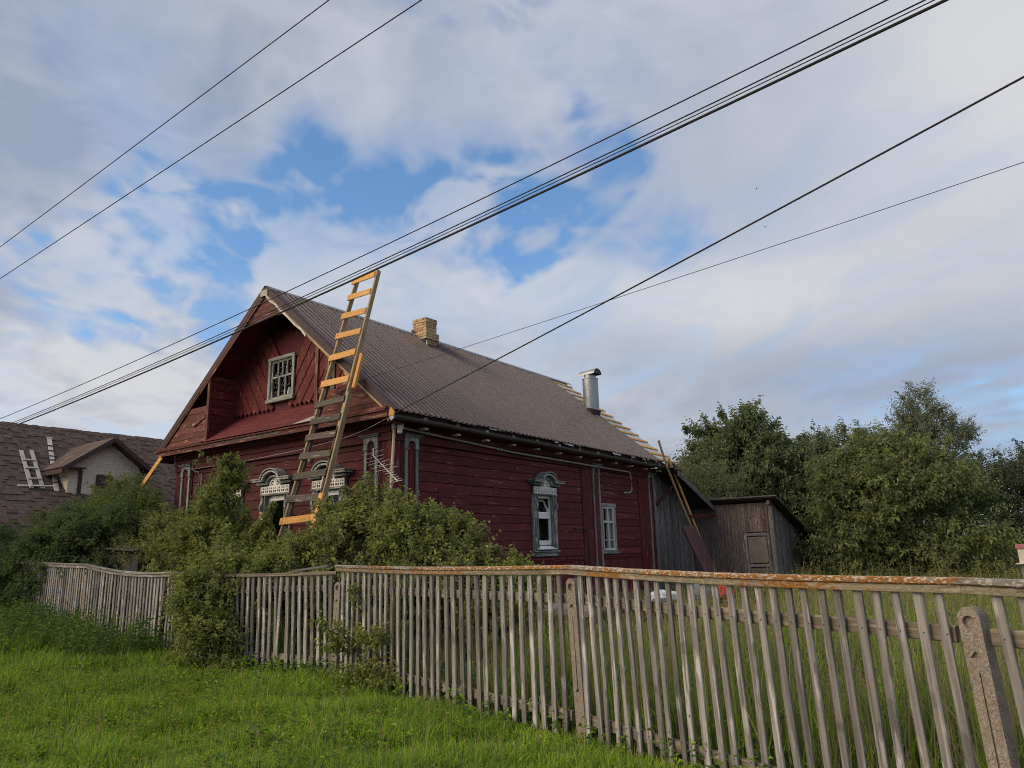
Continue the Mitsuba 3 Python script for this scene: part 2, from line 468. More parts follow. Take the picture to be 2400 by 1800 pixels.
def wbar(fn, a0, z0, a1, z1, w, t, n, p, ch=.004, seed=None):
    """A board in a wall's local frame from (a0, z0) to (a1, z1), n = distance of its middle from the wall."""
    P, Q = at(fn, a0, z0, n), at(fn, a1, z1, n)
    d = A(a1 - a0, z1 - z0)
    d /= np.linalg.norm(d)
    wd = at(fn, -d[1], d[0], 0) - at(fn, 0, 0, 0)
    return plank([P, Q], w, t, wd, p, ch, seed)


SIDE_OPEN = [(4.93, 5.78, 1.62, 2.98), (8.32, 9.08, 1.46, 2.80)]
FRONT_OPEN = [(c - .42, c + .42, 1.62, 2.98) for c in (1.76, 3.55, 5.34)]


def wall_core(part, fn, a0, a1, z0, z1, openings):
    ms = []
    xs = sorted({a0, a1, *[o[0] for o in openings], *[o[1] for o in openings]})
    for s, e in zip(xs[:-1], xs[1:]):
        cuts = [(o[2], o[3]) for o in openings if o[0] < (s + e) / 2 < o[1]]
        for u, v in sub_intervals(z0, z1, cuts):
            q = np.array([[s, u, -.16], [e, v, -.003]])
            lo, hi = fn(q).min(0), fn(q).max(0)
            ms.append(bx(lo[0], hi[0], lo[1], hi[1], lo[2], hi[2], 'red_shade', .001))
    put('core', join(ms), 'wood', parent=part)


def plank_wall(part, fn, spans, z0, z1, openings, pitch=.205, p='red'):
    z = z0
    while z < z1 - .05:
        h = min(pitch * float(rng.uniform(.94, 1.06)), z1 - z)
        for a0, a1 in spans:
            for s, e in sub_intervals(a0, a1, [(o[0], o[1]) for o in openings if z + h > o[2] + .05 and z < o[3] - .05]):
                cuts = [s]
                if e - s > 3.2:
                    cuts.append(s + (e - s) * float(rng.uniform(.25, .75)))
                cuts.append(e)
                for u, v in zip(cuts[:-1], cuts[1:]):
                    put('plank', wbar(fn, u + .003, z + h / 2, v - .003, z + h / 2 + float(rng.normal(0, .002)), h - .012, .024, .012 + float(rng.uniform(0, .005)), p, .007), 'wood', parent=part)
        z += h


sw = f'{H}__side_wall'
fw = f'{H}__front_wall'
wall_core(sw, SIDE, 0.17, LN, .42, 4.28, SIDE_OPEN)
wall_core(fw, FRONT, 0, WD, .42, 4.28, FRONT_OPEN)
put('rear_wall', bx(LN - .16, LN, .17, WD - .17, .42, 4.28, 'red_shade'), 'wood', parent=H)
put('far_wall', bx(.17, LN, WD - .16, WD, .42, 4.28, 'red_shade'), 'wood', parent=H)
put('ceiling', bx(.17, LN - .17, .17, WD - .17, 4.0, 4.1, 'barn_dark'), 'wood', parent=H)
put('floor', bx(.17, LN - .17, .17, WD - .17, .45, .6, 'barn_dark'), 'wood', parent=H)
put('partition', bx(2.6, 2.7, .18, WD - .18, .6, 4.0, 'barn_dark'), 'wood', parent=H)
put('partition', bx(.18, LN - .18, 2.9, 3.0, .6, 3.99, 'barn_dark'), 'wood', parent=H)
plank_wall(sw, SIDE, [(.73, 7.27), (8.31, 10.79)], 1.40, 3.78, SIDE_OPEN)
plank_wall(fw, FRONT, [(.73, 7.01)], 1.40, 3.78, FRONT_OPEN, p='red_front_shaded')
# a patch of shorter replaced boards on the long wall
for i in range(4):
    z = 2.10 + i * .205
    put('plank', wbar(SIDE, 1.34, z + .1, 2.34, z + .1 + float(rng.normal(0, .004)), .196, .02, .034, 'red', .006), 'wood', parent=sw)
# belt moulding and the vertical skirting boards under it
for part, fn, spans in ((sw, SIDE, [(.73, 7.27), (8.31, 10.79)]), (fw, FRONT, [(.73, 7.01)])):
    for s, e in spans:
        put('belt', wbar(fn, s, 1.365, e, 1.345, .05, .075, .037, 'red'), 'wood', parent=part)
        put('belt', wbar(fn, s, 1.315, e, 1.295, .045, .05, .025, 'red'), 'wood', parent=part)
        a = s
        while a < e - .02:
            w = min(.115 * float(rng.uniform(.9, 1.1)), e - a)
            put('skirting_board', wbar(fn, a + w / 2, .34, a + w / 2, 1.275, w - .008, .02, .012, 'red', .005), 'wood', parent=part)
            a += w
# corner and cross-wall casings of upright boards
for part, fn, boxes in ((sw, SIDE, [(-.075, .725), (7.28, 8.30), (10.80, LN + .02)]), (fw, FRONT, [(-.02, .725), (7.02, WD + .06)])):
    for s, e in boxes:
        n = max(3, int(round((e - s) / .24)))
        for i in range(n):
            a, b = s + (e - s) * i / n, s + (e - s) * (i + 1) / n
            put('upright_board', wbar(fn, (a + b) / 2, .34, (a + b) / 2, 3.86, b - a - .006, .05, .028 + .002 * (i % 2), 'red' if part == sw else 'red_front_shaded', .006), 'wood', parent=part)
# frieze boards and soffit
for i, (z0, z1) in enumerate(((3.78, 3.94), (3.945, 4.10), (4.105, 4.27))):
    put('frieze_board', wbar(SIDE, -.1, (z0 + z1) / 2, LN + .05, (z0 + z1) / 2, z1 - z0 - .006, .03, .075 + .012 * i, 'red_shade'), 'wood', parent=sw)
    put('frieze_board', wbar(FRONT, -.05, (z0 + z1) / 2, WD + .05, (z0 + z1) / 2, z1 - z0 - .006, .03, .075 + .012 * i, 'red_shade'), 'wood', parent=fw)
for i in range(3):
    y1 = -.12 - i * .09
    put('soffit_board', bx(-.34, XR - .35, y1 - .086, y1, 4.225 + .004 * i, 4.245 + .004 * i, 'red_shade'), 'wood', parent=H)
# foundation
put('foundation', bx(.03, LN, .03, WD - .03, -.1, .42, 'log'), 'wood', parent=H)
# pilasters: two grey strips under a pierced capital
def pilaster(part, fn, c, half, z0=.36, ztop=3.93):
    k = key(f'{part}__pilaster')
    for s in (-1, 1):
        put('strip', wbar(fn, c + s * (half - .035), z0, c + s * (half - .035), 3.64, .068, .035, .075, 'grey_trim'), 'wood', parent=k)
        put('foot', wbar(fn, c + s * (half - .035) - .06, 3.645, c + s * (half - .035) + .06, 3.645, .022, .06, .085, 'grey_trim'), 'wood', parent=k)
    w = half + .01
    arch = sg.Polygon([(-w, 3.655), (w, 3.655), (w, 3.885), (-w, 3.885)]).difference(sg.Point(0, 3.70).buffer(half * .60, 24).union(sg.box(-half * .60, 3.5, half * .60, 3.70)))
    put('capital', extrude(arch, .045, lambda v: fn(v + A(c, 0, .055)), 'grey_trim'), 'wood', parent=k)
    put('cap_board', wbar(fn, c - half - .05, 3.90, c + half + .05, 3.90, .03, .11, .085, 'grey_trim'), 'wood', parent=k)
    put('abacus', wbar(fn, c - half - .09, 3.925, c + half + .09, 3.925, .018, .15, .10, 'casing'), 'wood', parent=k)


pilaster(sw, SIDE, .485, .19)
pilaster(sw, SIDE, 8.05, .20)
pilaster(sw, SIDE, 11.70, .21)
pilaster(fw, FRONT, .50, .19)
pilaster(fw, FRONT, 7.28, .20)


# ------------------------------------------------------------------ windows
def arch_path(w, za, r):
    """The line of a cornice: level, a half circle over the middle, level."""
    pts = [(-w, za)]
    for t in np.linspace(math.pi, 0, 15):
        pts.append((r * math.cos(t), za + .66 * r * math.sin(t)))
    return pts + [(w, za)]


def band(path, h, n0, n1, fn, c, p):
    """A strip of height h along an (a, z) path, standing out from n0 to n1."""
    ln = sg.LineString(path)
    poly = ln.buffer(h / 2, cap_style=2, join_style=2)
    return extrude(poly, n1 - n0, lambda v: fn(v + A(c, 0, n0)), p, grain=0)


def fretwork(w, z0, h, r):
    s = sg.box(-w, z0, w, z0 + h).union(sa.scale(sg.Point(0, z0 + h).buffer(r, 20), 1, .95).intersection(sg.box(-w, z0, w, z0 + h + r)))
    holes = []
    n = 7
    for i in range(n):
        x = -w + (i + .5) * 2 * w / n
        q = w / n
        holes += [sg.Polygon([(x - q * .85, z0 + h * .52), (x - q * .12, z0 + h * .60), (x - q * .30, z0 + h * .95)]),
                  sg.Polygon([(x + q * .85, z0 + h * .52), (x + q * .12, z0 + h * .60), (x + q * .30, z0 + h * .95)]),
                  sa.scale(sg.Point(x - q * .42, z0 + h * .28).buffer(q * .36, 6), 1, 1.15), sa.scale(sg.Point(x + q * .42, z0 + h * .28).buffer(q * .36, 6), 1, 1.15)]
    for sx in (-1, 1):
        ring = sg.Point(sx * r * .42, z0 + h + r * .32).buffer(r * .26, 10)
        holes += [ring.difference(sg.Point(sx * r * .36, z0 + h + r * .30).buffer(r * .13, 8)), sg.Polygon([(sx * r * .1, z0 + h + r * .5), (sx * r * .3, z0 + h + r * .7), (sx * r * .1, z0 + h + r * .85)]),
                  sg.Point(sx * r * .74, z0 + h + r * .12).buffer(r * .10, 6)]
    return s.difference(so.unary_union(holes))


def carved_window(part, fn, c, half, za, zb, kind):
    """half: to the outer edge of the side boards; za / zb: bottom and top of the frame."""
    k = key(f'{part}__window')
    bw = .20
    for s in (-1, 1):
        x = c + s * (half - bw / 2)
        put('casing_board', wbar(fn, x, za - .16, x, zb + .02, bw, .05, .05, 'casing'), 'wood', parent=k)
        put('casing_edge', wbar(fn, c + s * (half - bw + .01), za - .10, c + s * (half - bw + .01), zb, .03, .03, .088, 'casing'), 'wood', parent=k)
        # turned half column below
        pr = [(.030, za - .12), (.045, za - .10), (.045, za - .06), (.030, za - .04), (.042, za + .02), (.046, za + .10), (.034, za + .17), (.030, za + .19), (.044, za + .205), (.044, za + .235),
              (.030, za + .25), (.044, za + .265), (.044, za + .285), (.030, za + .30), (.034, za + .45), (.030, za + .58), (.026, za + .62), (.040, za + .635), (.040, za + .65)]
        m = lathe([(r, h) for r, h in pr], A(0, 0, 0), A(0, 0, 1), 10)
        base = at(fn, x, 0, .075)
        put('baluster', wooden((m[0] + base, m[1]), 'casing'), 'wood', smooth=False, parent=k)
        # S-shaped bracket above
        q = np.linspace(0, 1, 13)
        xs = .035 * np.sin(q * 2 * math.pi * .95 + .2) + .05
        prof = np.stack([xs, zb - .36 + q * .36], 1)
        poly = sg.Polygon(np.vstack([prof, [[-.012, zb], [-.012, zb - .36]]]))
        put('bracket', extrude(poly, .06, lambda v, x=x: fn(np.stack([x - .03 + v[:, 2], v[:, 1], v[:, 0] + .078], 1)), 'casing'), 'wood', parent=k)
    # frieze with pierced white panel, cornice, dentils
    r = .235
    back = sg.box(-half, zb, half, zb + .30).union(sa.scale(sg.Point(0, zb + .27).buffer(r + .03, 20), 1, .66).intersection(sg.box(-1, zb, 1, zb + 1)))
    put('frieze', extrude(back, .05, lambda v: fn(v + A(c, 0, .015)), 'barn_dark', grain=0), 'wood', parent=k)  # dark colour paints in the deep shade seen through the fretwork holes
    put('lintel', wbar(fn, c - half, zb + .005, c + half, zb + .005, .035, .09, .07, 'casing'), 'wood', parent=k)
    put('fretwork', extrude(fretwork(half - .04, zb + .03, .165, r * .86), .022, lambda v: fn(v + A(c, 0, .083)), 'carved', grain=0), 'wood', parent=k)
    put('cornice', band(arch_path(half + .06, zb + .255, r), .045, .04, .16, fn, c, 'casing'), 'wood', parent=k)
    put('cornice', band(arch_path(half + .13, zb + .315, r + .055), .04, .03, .24, fn, c, 'casing'), 'wood', parent=k)
    put('cornice', band(arch_path(half + .16, zb + .352, r + .09), .028, .03, .28, fn, c, 'grey_trim'), 'wood', parent=k)
    pts, line = [], sg.LineString(arch_path(half + .11, zb + .315, r + .055))
    for d in np.arange(.02, line.length, .045):
        pt, p2 = line.interpolate(d), line.interpolate(min(d + .01, line.length))
        ang = math.atan2(p2.y - pt.y, p2.x - pt.x)
        pts.append(sa.rotate(sg.box(pt.x - .011, pt.y - .014, pt.x + .011, pt.y + .014), ang, origin=(pt.x, pt.y), use_radians=True))
    put('dentil', extrude(sg.MultiPolygon(pts), .016, lambda v: fn(v + A(c, 0, .242)), 'carved'), 'wood', parent=k, kind='stuff')
    # sill and pierced apron
    put('sill', wbar(fn, c - half - .03, za - .16, c + half + .03, za - .16, .03, .13, .075, 'casing'), 'wood', parent=k)
    teeth = sg.box(-half + .04, za - .27, half - .04, za - .18)
    cut = []
    n = 11
    for i in range(n):
        x = -half + .04 + (i + .5) * 2 * (half - .04) / n
        cut += [sg.Point(x, za - .215).buffer(.018, 8), sg.Polygon([(x - .022, za - .28), (x + .022, za - .28), (x, za - .245)])]
    put('apron', extrude(teeth.difference(so.unary_union(cut)), .022, lambda v: fn(v + A(c, 0, .07)), 'casing', grain=0), 'wood', parent=k)
    put('apron_board', wbar(fn, c - half, za - .23, c + half, za - .23, .11, .03, .045, 'casing'), 'wood', parent=k)
    # white plastic frame set back in the opening
    iw = half - bw + .06
    n = -.045
    def pb(name, a0, z0, a1, z1, w, t=.06, nn=n):
        put(name, wbar(fn, a0, z0, a1, z1, w, t, nn, 'carved'), 'plastic_white', parent=k)
    pb('frame', c - iw + .03, za, c - iw + .03, zb, .06); pb('frame', c + iw - .03, za, c + iw - .03, zb, .06)
    pb('frame', c - iw + .06, za + .03, c + iw - .06, za + .03, .06); pb('frame', c - iw + .06, zb - .04, c + iw - .06, zb - .04, .08)
    if kind == 'vent':
        zt = za + (zb - za) * .60
        pb('transom', c - iw + .06, zt, c + iw - .06, zt, .085)
        # sash of the lower light
        lo = [(za + .06, zt - .0425)]
        # small upper sash tipped inwards
        P = at(fn, c - iw + .08, zt + .05, -.06); Q = at(fn, c + iw - .08, zt + .05, -.06)
        up = at(fn, 0, 1, -.42) - at(fn, 0, 0, 0)
        hh = (zb - .08 - zt - .06) * .98
        up = unit(up) * hh
        v = up
        for p0, p1, wd in ((P, Q, v), (P + v, Q + v, v), (P, P + v, Q - P), (Q, Q + v, Q - P)):
            put('vent_sash', plank([p0, p1], .045, .045, wd, 'carved'), 'plastic_white', parent=k)
        put('pane', (np.array([P, Q, Q + v, P + v]), np.array([[0, 1, 2], [0, 2, 3]])), 'glass', parent=k)
    else:
        lo = [(za + .06, zb - .08)]
    for z0, z1 in lo:
        q = .05
        pb('sash', c - iw + .06 + q / 2, z0, c - iw + .06 + q / 2, z1, q, .05, n + .012); pb('sash', c + iw - .06 - q / 2, z0, c + iw - .06 - q / 2, z1, q, .05, n + .012)
        pb('sash', c - iw + .06 + q, z0 + q / 2, c + iw - .06 - q, z0 + q / 2, q, .05, n + .012); pb('sash', c - iw + .06 + q, z1 - q / 2, c + iw - .06 - q, z1 - q / 2, q, .05, n + .012)
        g = fn(np.array([[c - iw + .1, z0 + .04, n], [c + iw - .1, z0 + .04, n], [c + iw - .1, z1 - .04, n], [c - iw + .1, z1 - .04, n]]))
        put('pane', (g, np.array([[0, 1, 2], [0, 2, 3]])), 'glass', parent=k)
    # drip sill of sheet metal
    s = np.array([[c - iw + .02, za - .02, -.03], [c + iw - .02, za - .02, -.03], [c + iw + .02, za - .09, .11], [c - iw - .02, za - .09, .11], [c + iw + .02, za - .11, .11], [c - iw - .02, za - .11, .11]])
    put('drip_sill', (fn(s), np.array([[0, 1, 2], [0, 2, 3], [3, 2, 4], [3, 4, 5]])), 'plastic_white', parent=k)
    return k


W1 = carved_window(sw, SIDE, 5.355, .555, 1.70, 2.94, 'vent')
tag(W1, 'carved window on the long wall with its small upper vent tipped open')
for c in (1.76, 3.55, 5.34):
    carved_window(fw, FRONT, c, .55, 1.70, 2.94, 'single')
# plain window further along the long wall
def plain_window(part, fn, a0, a1, za, zb, p_case, p_frame, layout, depth=.03, cw=.10, glass='glass'):
    k = key(f'{part}__window')
    put('casing_board', wbar(fn, a0 + cw / 2, za, a0 + cw / 2, zb, cw, .04, .045, p_case), 'wood', parent=k)
    put('casing_board', wbar(fn, a1 - cw / 2, za, a1 - cw / 2, zb, cw, .04, .045, p_case), 'wood', parent=k)
    put('casing_board', wbar(fn, a0 - .015, zb + cw / 2, a1 + .015, zb + cw / 2, cw, .05, .05, p_case), 'wood', parent=k)
    put('sill', wbar(fn, a0 - .02, za - cw / 2 + .02, a1 + .02, za - cw / 2 + .02, cw, .07, .06, p_case), 'wood', parent=k)
    i0, i1, z0, z1 = a0 + cw, a1 - cw, za + .02, zb
    f = .055
    for x in (i0 + f / 2, i1 - f / 2):
        put('frame', wbar(fn, x, z0, x, z1, f, .05, depth, p_frame), 'wood', parent=k)
    for z in (z0 + f / 2, z1 - f / 2):
        put('frame', wbar(fn, i0 + f, z, i1 - f, z, f, .05, depth, p_frame), 'wood', parent=k)
    for b in layout(i0 + f, i1 - f, z0 + f, z1 - f):
        put('muntin', wbar(fn, *b[:4], b[4], .04, depth - .003, p_frame), 'wood', parent=k)
    g = fn(np.array([[i0, z0, depth - .01], [i1, z0, depth - .01], [i1, z1, depth - .01], [i0, z1, depth - .01]]))
    put('pane', (g, np.array([[0, 1, 2], [0, 2, 3]])), glass, parent=k)
    return k


def lay2(a, b, z0, z1):
    m = (a + b) / 2
    zt = z0 + (z1 - z0) * .665
    return [(a, zt, b, zt, .07), (m, z0, m, zt - .035, .055), (m, zt + .035, m, z1, .045), (a, z0 + .23, m - .028, z0 + .23, .025), (m + .028, z0 + .23, b, z0 + .23, .025)]


W2 = plain_window(sw, SIDE, 8.27, 9.15, 1.50, 2.75, 'grey_trim', 'frame_white', lay2)
tag(W2, 'plain small paned window with a lace curtain and no carving')
t = np.linspace(0, 1, 25)
g = np.concatenate([np.stack([8.72 + .34 * t, np.full(25, z), -.05 - .015 * np.sin(t * 30)], 1) for z in (1.5, 2.72)])
i = np.arange(24)
put('curtain', (SIDE(g), np.vstack([np.stack([i, i + 1, i + 26], 1), np.stack([i, i + 26, i + 25], 1)])), 'curtain', smooth=True, parent=sw)

# ------------------------------------------------------------------ roof
SL = math.hypot(YR - EY, ZR - ZE)
NR = A(0, -(ZR - ZE), YR - EY) / SL


def RP(x, s, n=0.0, side=1):
    """Point on a roof slope: s = 0 at the ridge, 1 at the eave, n = height over the boards."""
    p = A(x, YR + (EY - YR) * s, ZR + (ZE - ZR) * s) + NR * n
    return p if side == 1 else A(p[0], 2 * YR - p[1], p[2])


def roof_sheets(parent, x0, x1, side, s0=.022, s1=1.02):
    pitch, w = .162, .81
    x = x0
    while x < x1 - .05:
        xe = min(x + w, x1)
        prof = []
        n = int(round((xe - x) / pitch))
        for i in range(n):
            b = x + i * pitch
            prof += [(b, .0), (b + .090, .0), (b + .100, .036), (b + .138, .036), (b + .148, .0)]
        prof.append((x + n * pitch + .012, .0))
        prof = np.array(prof)
        S = np.linspace(s0, s1 + float(rng.normal(0, .002)), 9)
        wob = rng.normal(0, .0016, (9, 1))
        V = np.array([[RP(px, s, .034 + ph + .014 * (px - x) / (xe - x) + wob[j, 0] + .003 * math.sin(px * 2.3 + s * 5), side) for px, ph in prof] for j, s in enumerate(S) for k in (int((x - x0) / w),)])
        nj, ni = V.shape[:2]
        a, b = np.meshgrid(np.arange(nj - 1), np.arange(ni - 1), indexing='ij')
        q = (a * ni + b).ravel()
        F = np.vstack([np.stack([q, q + 1, q + ni + 1], 1), np.stack([q, q + ni + 1, q + ni], 1)])
        put('roof_sheet', (V.reshape(-1, 3), F), 'roof_metal', parent=parent)
        x = xe


RF = f'{H}__roof'
for side in (1, -1):
    ys = [RP(0, s, 0, side) for s in (0, 1)]
    n = 22
    for i in range(n):
        s0, s1 = i / n, (i + 1) / n
        P, Q = RP(X0, (s0 + s1) / 2, -.014, side), RP(XR - .1 if side == 1 else XR, (s0 + s1) / 2, -.014, side)
        put('sheathing_board', plank([P, Q], SL / n - .006, .022, RP(0, 1, 0, side) - RP(0, 0, 0, side), 'red_shade', .003), 'wood', parent=RF)
    roof_sheets(RF, X0 + .02, 11.6 if side == 1 else XR, side)
# ridge caps
for side in (1, -1):
    put('ridge_cap', plank([RP(X0 - .01, .013, .072, side), RP(13.35, .013, .072, side)], .17, .006, RP(0, 1, 0, side) - RP(0, 0, 0, side), 'grey_trim', .001), 'cap_metal', parent=RF)
# brown wind board along the street edge
d = RP(0, 1) - RP(0, 0)
for side in (1, -1):
    put('wind_board', plank([RP(X0 + .06, -.005, .064, side), RP(X0 + .06, 1.02, .064, side)], .20, .008, A(1, 0, 0), 'red', .001), 'barge_metal', parent=RF)
    put('wind_board', plank([RP(X0 - .035, .0, -.005, side), RP(X0 - .035, 1.02, -.005, side)], .145, .006, NR if side == 1 else NR * A(1, -1, 1), 'red', .001), 'barge_metal', parent=RF)
    put('verge_board', plank([RP(X0 - .018, .035, -.10, side), RP(X0 - .018, .60, -.10, side)], .085, .026, NR if side == 1 else NR * A(1, -1, 1), 'stud' if side == 1 else 'red_bare', .004), 'wood', parent=RF)
    put('verge_board', plank([RP(X0 - .018, .606, -.095, side), RP(X0 - .018,   .985, -.095, side)], .06, .022, NR if side == 1 else NR * A(1, -1, 1), 'stud' if side == 1 else 'red_bare', .004), 'wood', parent=RF)
# peeling white batten under the tip of the gable
P = [RP(X0 - .05, s, -.12 + .02 * math.sin(s * 60)) for s in np.linspace(.03, .40, 9)]
put('verge_strip', plank(P, .05, .02, NR, 'white_board', .004), 'wood', parent=RF)
put('tip_cover', bx(X0 - .06, X0 - .045, YR - .13, YR + .13, ZR - .20, ZR - .05, 'white_board'), 'wood', parent=RF)
# bare battens and membrane at the unfinished end
g = np.array([[RP(x, s, .012) for x in np.linspace(11.5, 13.12, 7)] for s in np.linspace(.01, 1.0, 9)])
nj, ni = g.shape[:2]
g += np.random.default_rng(4).normal(0, .006, (nj, ni, 1)) * NR
a, b = np.meshgrid(np.arange(nj - 1), np.arange(ni - 1), indexing='ij')
q = (a * ni + b).ravel()
put('membrane', (g.reshape(-1, 3), np.vstack([np.stack([q, q + 1, q + ni + 1], 1), np.stack([q, q + ni + 1, q + ni], 1)])), 'membrane', smooth=True, parent=RF)
for i in range(13):
    s = .055 + i * .0775
    put('batten', plank([RP(11.30, s, .028), RP(13.14 + float(rng.uniform(-.03, .10)), s + float(rng.normal(0, .004)), .034)], .125, .030, d, 'fresh', .004), 'wood', parent=RF)
for i in range(12):   # pale scraps of membrane showing under the sheet edge
    x = (2.6, 5.3, 5.75, 5.95, 6.5, 8.4, 8.7, 9.6, 10.4, 10.7, 11.3, 11.9)[i]
    w = (.5, .16, .42, .12, .1, .45, .12, .22, .14, .2, .12, .3)[i]
    put('membrane_scrap', plank([RP(x, 1.012 + .006 * (i % 2), .014), RP(x + w, 1.012 + .004 * (i % 3), .016)], .05 + .02 * (i % 3), .004, d + A(0, 0, -1.2), 'carved', .001), 'plastic_white', parent=RF)
# eave board, gutter, brackets
put('eave_board', bx(X0 + .03, XR - .05, EY + .004, EY + .030, 4.175, 4.30, 'barn_dark'), 'wood', parent=RF)
gx = np.linspace(X0 - .02, XR + .03, 26)
gz = 4.165 - .012 * (gx - X0) / 3 + .006 * np.sin(gx * 1.7)
th = np.linspace(math.pi * .96, 2 * math.pi + .12, 11)
ring = np.concatenate([np.stack([np.cos(th) * r, np.sin(th) * r], 1)[::o] for r, o in ((.068, 1), (.062, -1))])
for j, (i0, i1) in enumerate(((0, 4), (4, 10), (10, 16), (16, 21), (21, 25))):
    V = np.array([[A(gx[i], EY - .085 + ry, gz[i] + rz + .002 * (j % 2)) for ry, rz in ring] for i in range(i0, i1 + 1)])
    nj, ni = V.shape[:2]
    a, b = np.meshgrid(np.arange(nj - 1), np.arange(ni), indexing='ij')
    q, r_ = (a * ni + b).ravel(), (a * ni + (b + 1) % ni).ravel()
    put('gutter', (V.reshape(-1, 3), np.vstack([np.stack([q, r_, r_ + ni], 1), np.stack([q, r_ + ni, q + ni], 1)])), 'gutter_metal', smooth=40, parent=RF)
    if j:
        put('gutter_joint', join([tube([A(gx[i0] + e, EY - .085 + math.cos(t) * .071, gz[i0] + math.sin(t) * .071) for t in np.linspace(math.pi, 2 * math.pi, 9)], .006, 5) for e in (-.03, .0, .03)]), 'gutter_metal', parent=RF)
for i, x in enumerate(np.arange(.55, 13.0, 1.02)):
    z = float(np.interp(x, gx, gz))
    put('gutter_bracket', bx(x - .05, x + .05, EY - .02, EY + .0, z + .03, z + .10, 'hide'), 'wood', parent=RF)
    put('rafter_tie', bx(x - .045, x + .075, EY - .03, EY + .12, z - .155, z - .115, 'hide'), 'wood', parent=RF)
# cut board end standing out of the corner, pale fresh wood
c0 = A(X0 - .05, EY - .055, 4.17)
poly = sg.Polygon([(-.085, .03), (-.02, .17), (.075, .04), (.05, -.05), (.0, -.12), (-.055, -.06)])
put('cut_board_end', extrude(sg.Polygon([(-.085, .0), (-.025, .165), (.085, .045), (.06, -.01)]), .03, lambda v: c0 + np.stack([-v[:, 2], -v[:, 0], v[:, 1]], 1), 'fresh'), 'wood', parent=RF)
put('gutter_end', extrude(sg.Polygon([(-.07, .0), (.065, -.0), (.055, -.06), (.0, -.10), (-.055, -.06)]), .02, lambda v: c0 + np.stack([-v[:, 2], -v[:, 0], v[:, 1]], 1)), 'plastic_film', parent=RF)

# ------------------------------------------------------------------ gable with its niche
GB = f'{H}__gable'
GX = -.355
NL, NRt, NB = 5.98, 1.86, .42          # niche: far jamb, near jamb, back wall


def roof_y(z, side, n=.05):
    """y of the underside of the roof at height z, near side (1) or far side (-1)."""
    s = (ZR - z) / (ZR - ZE)
    y = YR + (EY - YR) * s + n
    return y if side == 1 else 2 * YR - y


# back wall of diagonal boards meeting in a chevron, their square ends in a zigzag
outline = sg.Polygon([(NRt - .1, 4.9), (NL + .08, 4.9), (NL + .08, 6.05), (YR + .4, 7.45), (YR - .4, 7.45), (NRt - .1, 6.05)])
hole = sg.box(3.60, 5.27, 4.60, 6.28)
zz = 5.09
for sgn in (1, -1):
    half = sg.box(YR, 4, 9, 9) if sgn == 1 else sg.box(-2, 4, YR, 9)
    for i in range(-14, 24):
        c = i * .142
        L = sg.box(-.066, -1.2, .066, 6)
        # the foot of every board ends square on the zigzag line
        foot = YR + sgn * (c * 1.0)
        strip = sa.rotate(sg.box(-.066, 0, .066, 6), (-35 if sgn == 1 else 35), origin=(0, 0))
        strip = sa.translate(strip, YR + sgn * (.08 + (i + 11) * .172) - sgn * 0.0, zz - .03)
        g = strip.intersection(outline.union(sg.box(NRt - .1, 4.5, NL + .08, 5.0))).difference(hole)
        g = g.intersection(sg.box(YR + .003, 4, 9, 9) if sgn == 1 else sg.box(-2, 4, YR - .003, 9))
        if g.is_empty or g.area < .004:
            continue
        g = max(getattr(g, 'geoms', [g]), key=lambda q: q.area)
        m = extrude(g, .022, lambda v, i=i: np.stack([NB - .03 - .016 * (i % 2) - v[:, 2], v[:, 0], v[:, 1]], 1), 'red_gable')
        if m:
            put('diagonal_board', m, 'wood', parent=GB)
put('niche_back', extrude(outline.difference(hole).union(sg.box(NRt - .1, 4.3, NL + .08, 5.0)), .05, lambda v: np.stack([NB + v[:, 2], v[:, 0], v[:, 1]], 1), 'red_shade'), 'wood', parent=GB)
# window in the niche
def lay6(a, b, z0, z1):
    zt = z0 + (z1 - z0) * .58
    o = [(a, zt, b, zt, .05)]
    w = (b - a)
    o += [(a + w * q, zt + .025, a + w * q, z1, .05) for q in (.25, .5, .75)]
    return o + [(a + w * q, z0, a + w * q, zt - .025, .055) for q in (.34, .67)]


GW = plain_window(GB, lambda v: FRONT(v) + A(NB - .05, 0, 0), 3.60, 4.60, 5.27, 6.25, 'green_frame', 'casing', lay6, depth=.0, cw=.085, glass='old_glass')
tag(GW, 'attic window with pale green peeling frame and ten panes')
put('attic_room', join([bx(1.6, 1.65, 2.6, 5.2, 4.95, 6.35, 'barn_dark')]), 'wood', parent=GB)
m = lathe([(.0, 0), (.05, .0), (.055, .02), (.055, .14), (.05, .18), (.03, .22), (.02, .235), (.02, .26), (.0, .262)], A(NB + .075, 3.98, 5.30), sides=14)
BT = put('plastic_bottle', m, 'plastic_white', smooth=40, label='pale plastic bottle standing inside the attic window', cat='bottle')
# far side wall of the niche, jambs
for i in range(8):
    z = 4.42 + i * .21
    if z + .2 < 6.12:
        put('niche_side_board', bx(GX + .02, NB, NL + .02, NL + .045, z, z + .2, 'red_gable', .006), 'wood', parent=GB)
put('jamb', bx(GX - .035, GX + .02, NL - .03, NL + .07, 4.28, 5.93, 'red_bare'), 'wood', parent=GB)
put('jamb', plank([A(GX - .02, NRt, 4.30), A(GX - .025, NRt + .03, 5.1), A(GX - .01, NRt + .05, 5.99)], .10, .06, A(0, 1, 0), 'red_bare'), 'wood', parent=GB)
put('jamb', bx(GX + .05, GX + .10, NRt - .20, NRt - .13, 4.9, 5.72, 'red_bare'), 'wood', parent=GB)
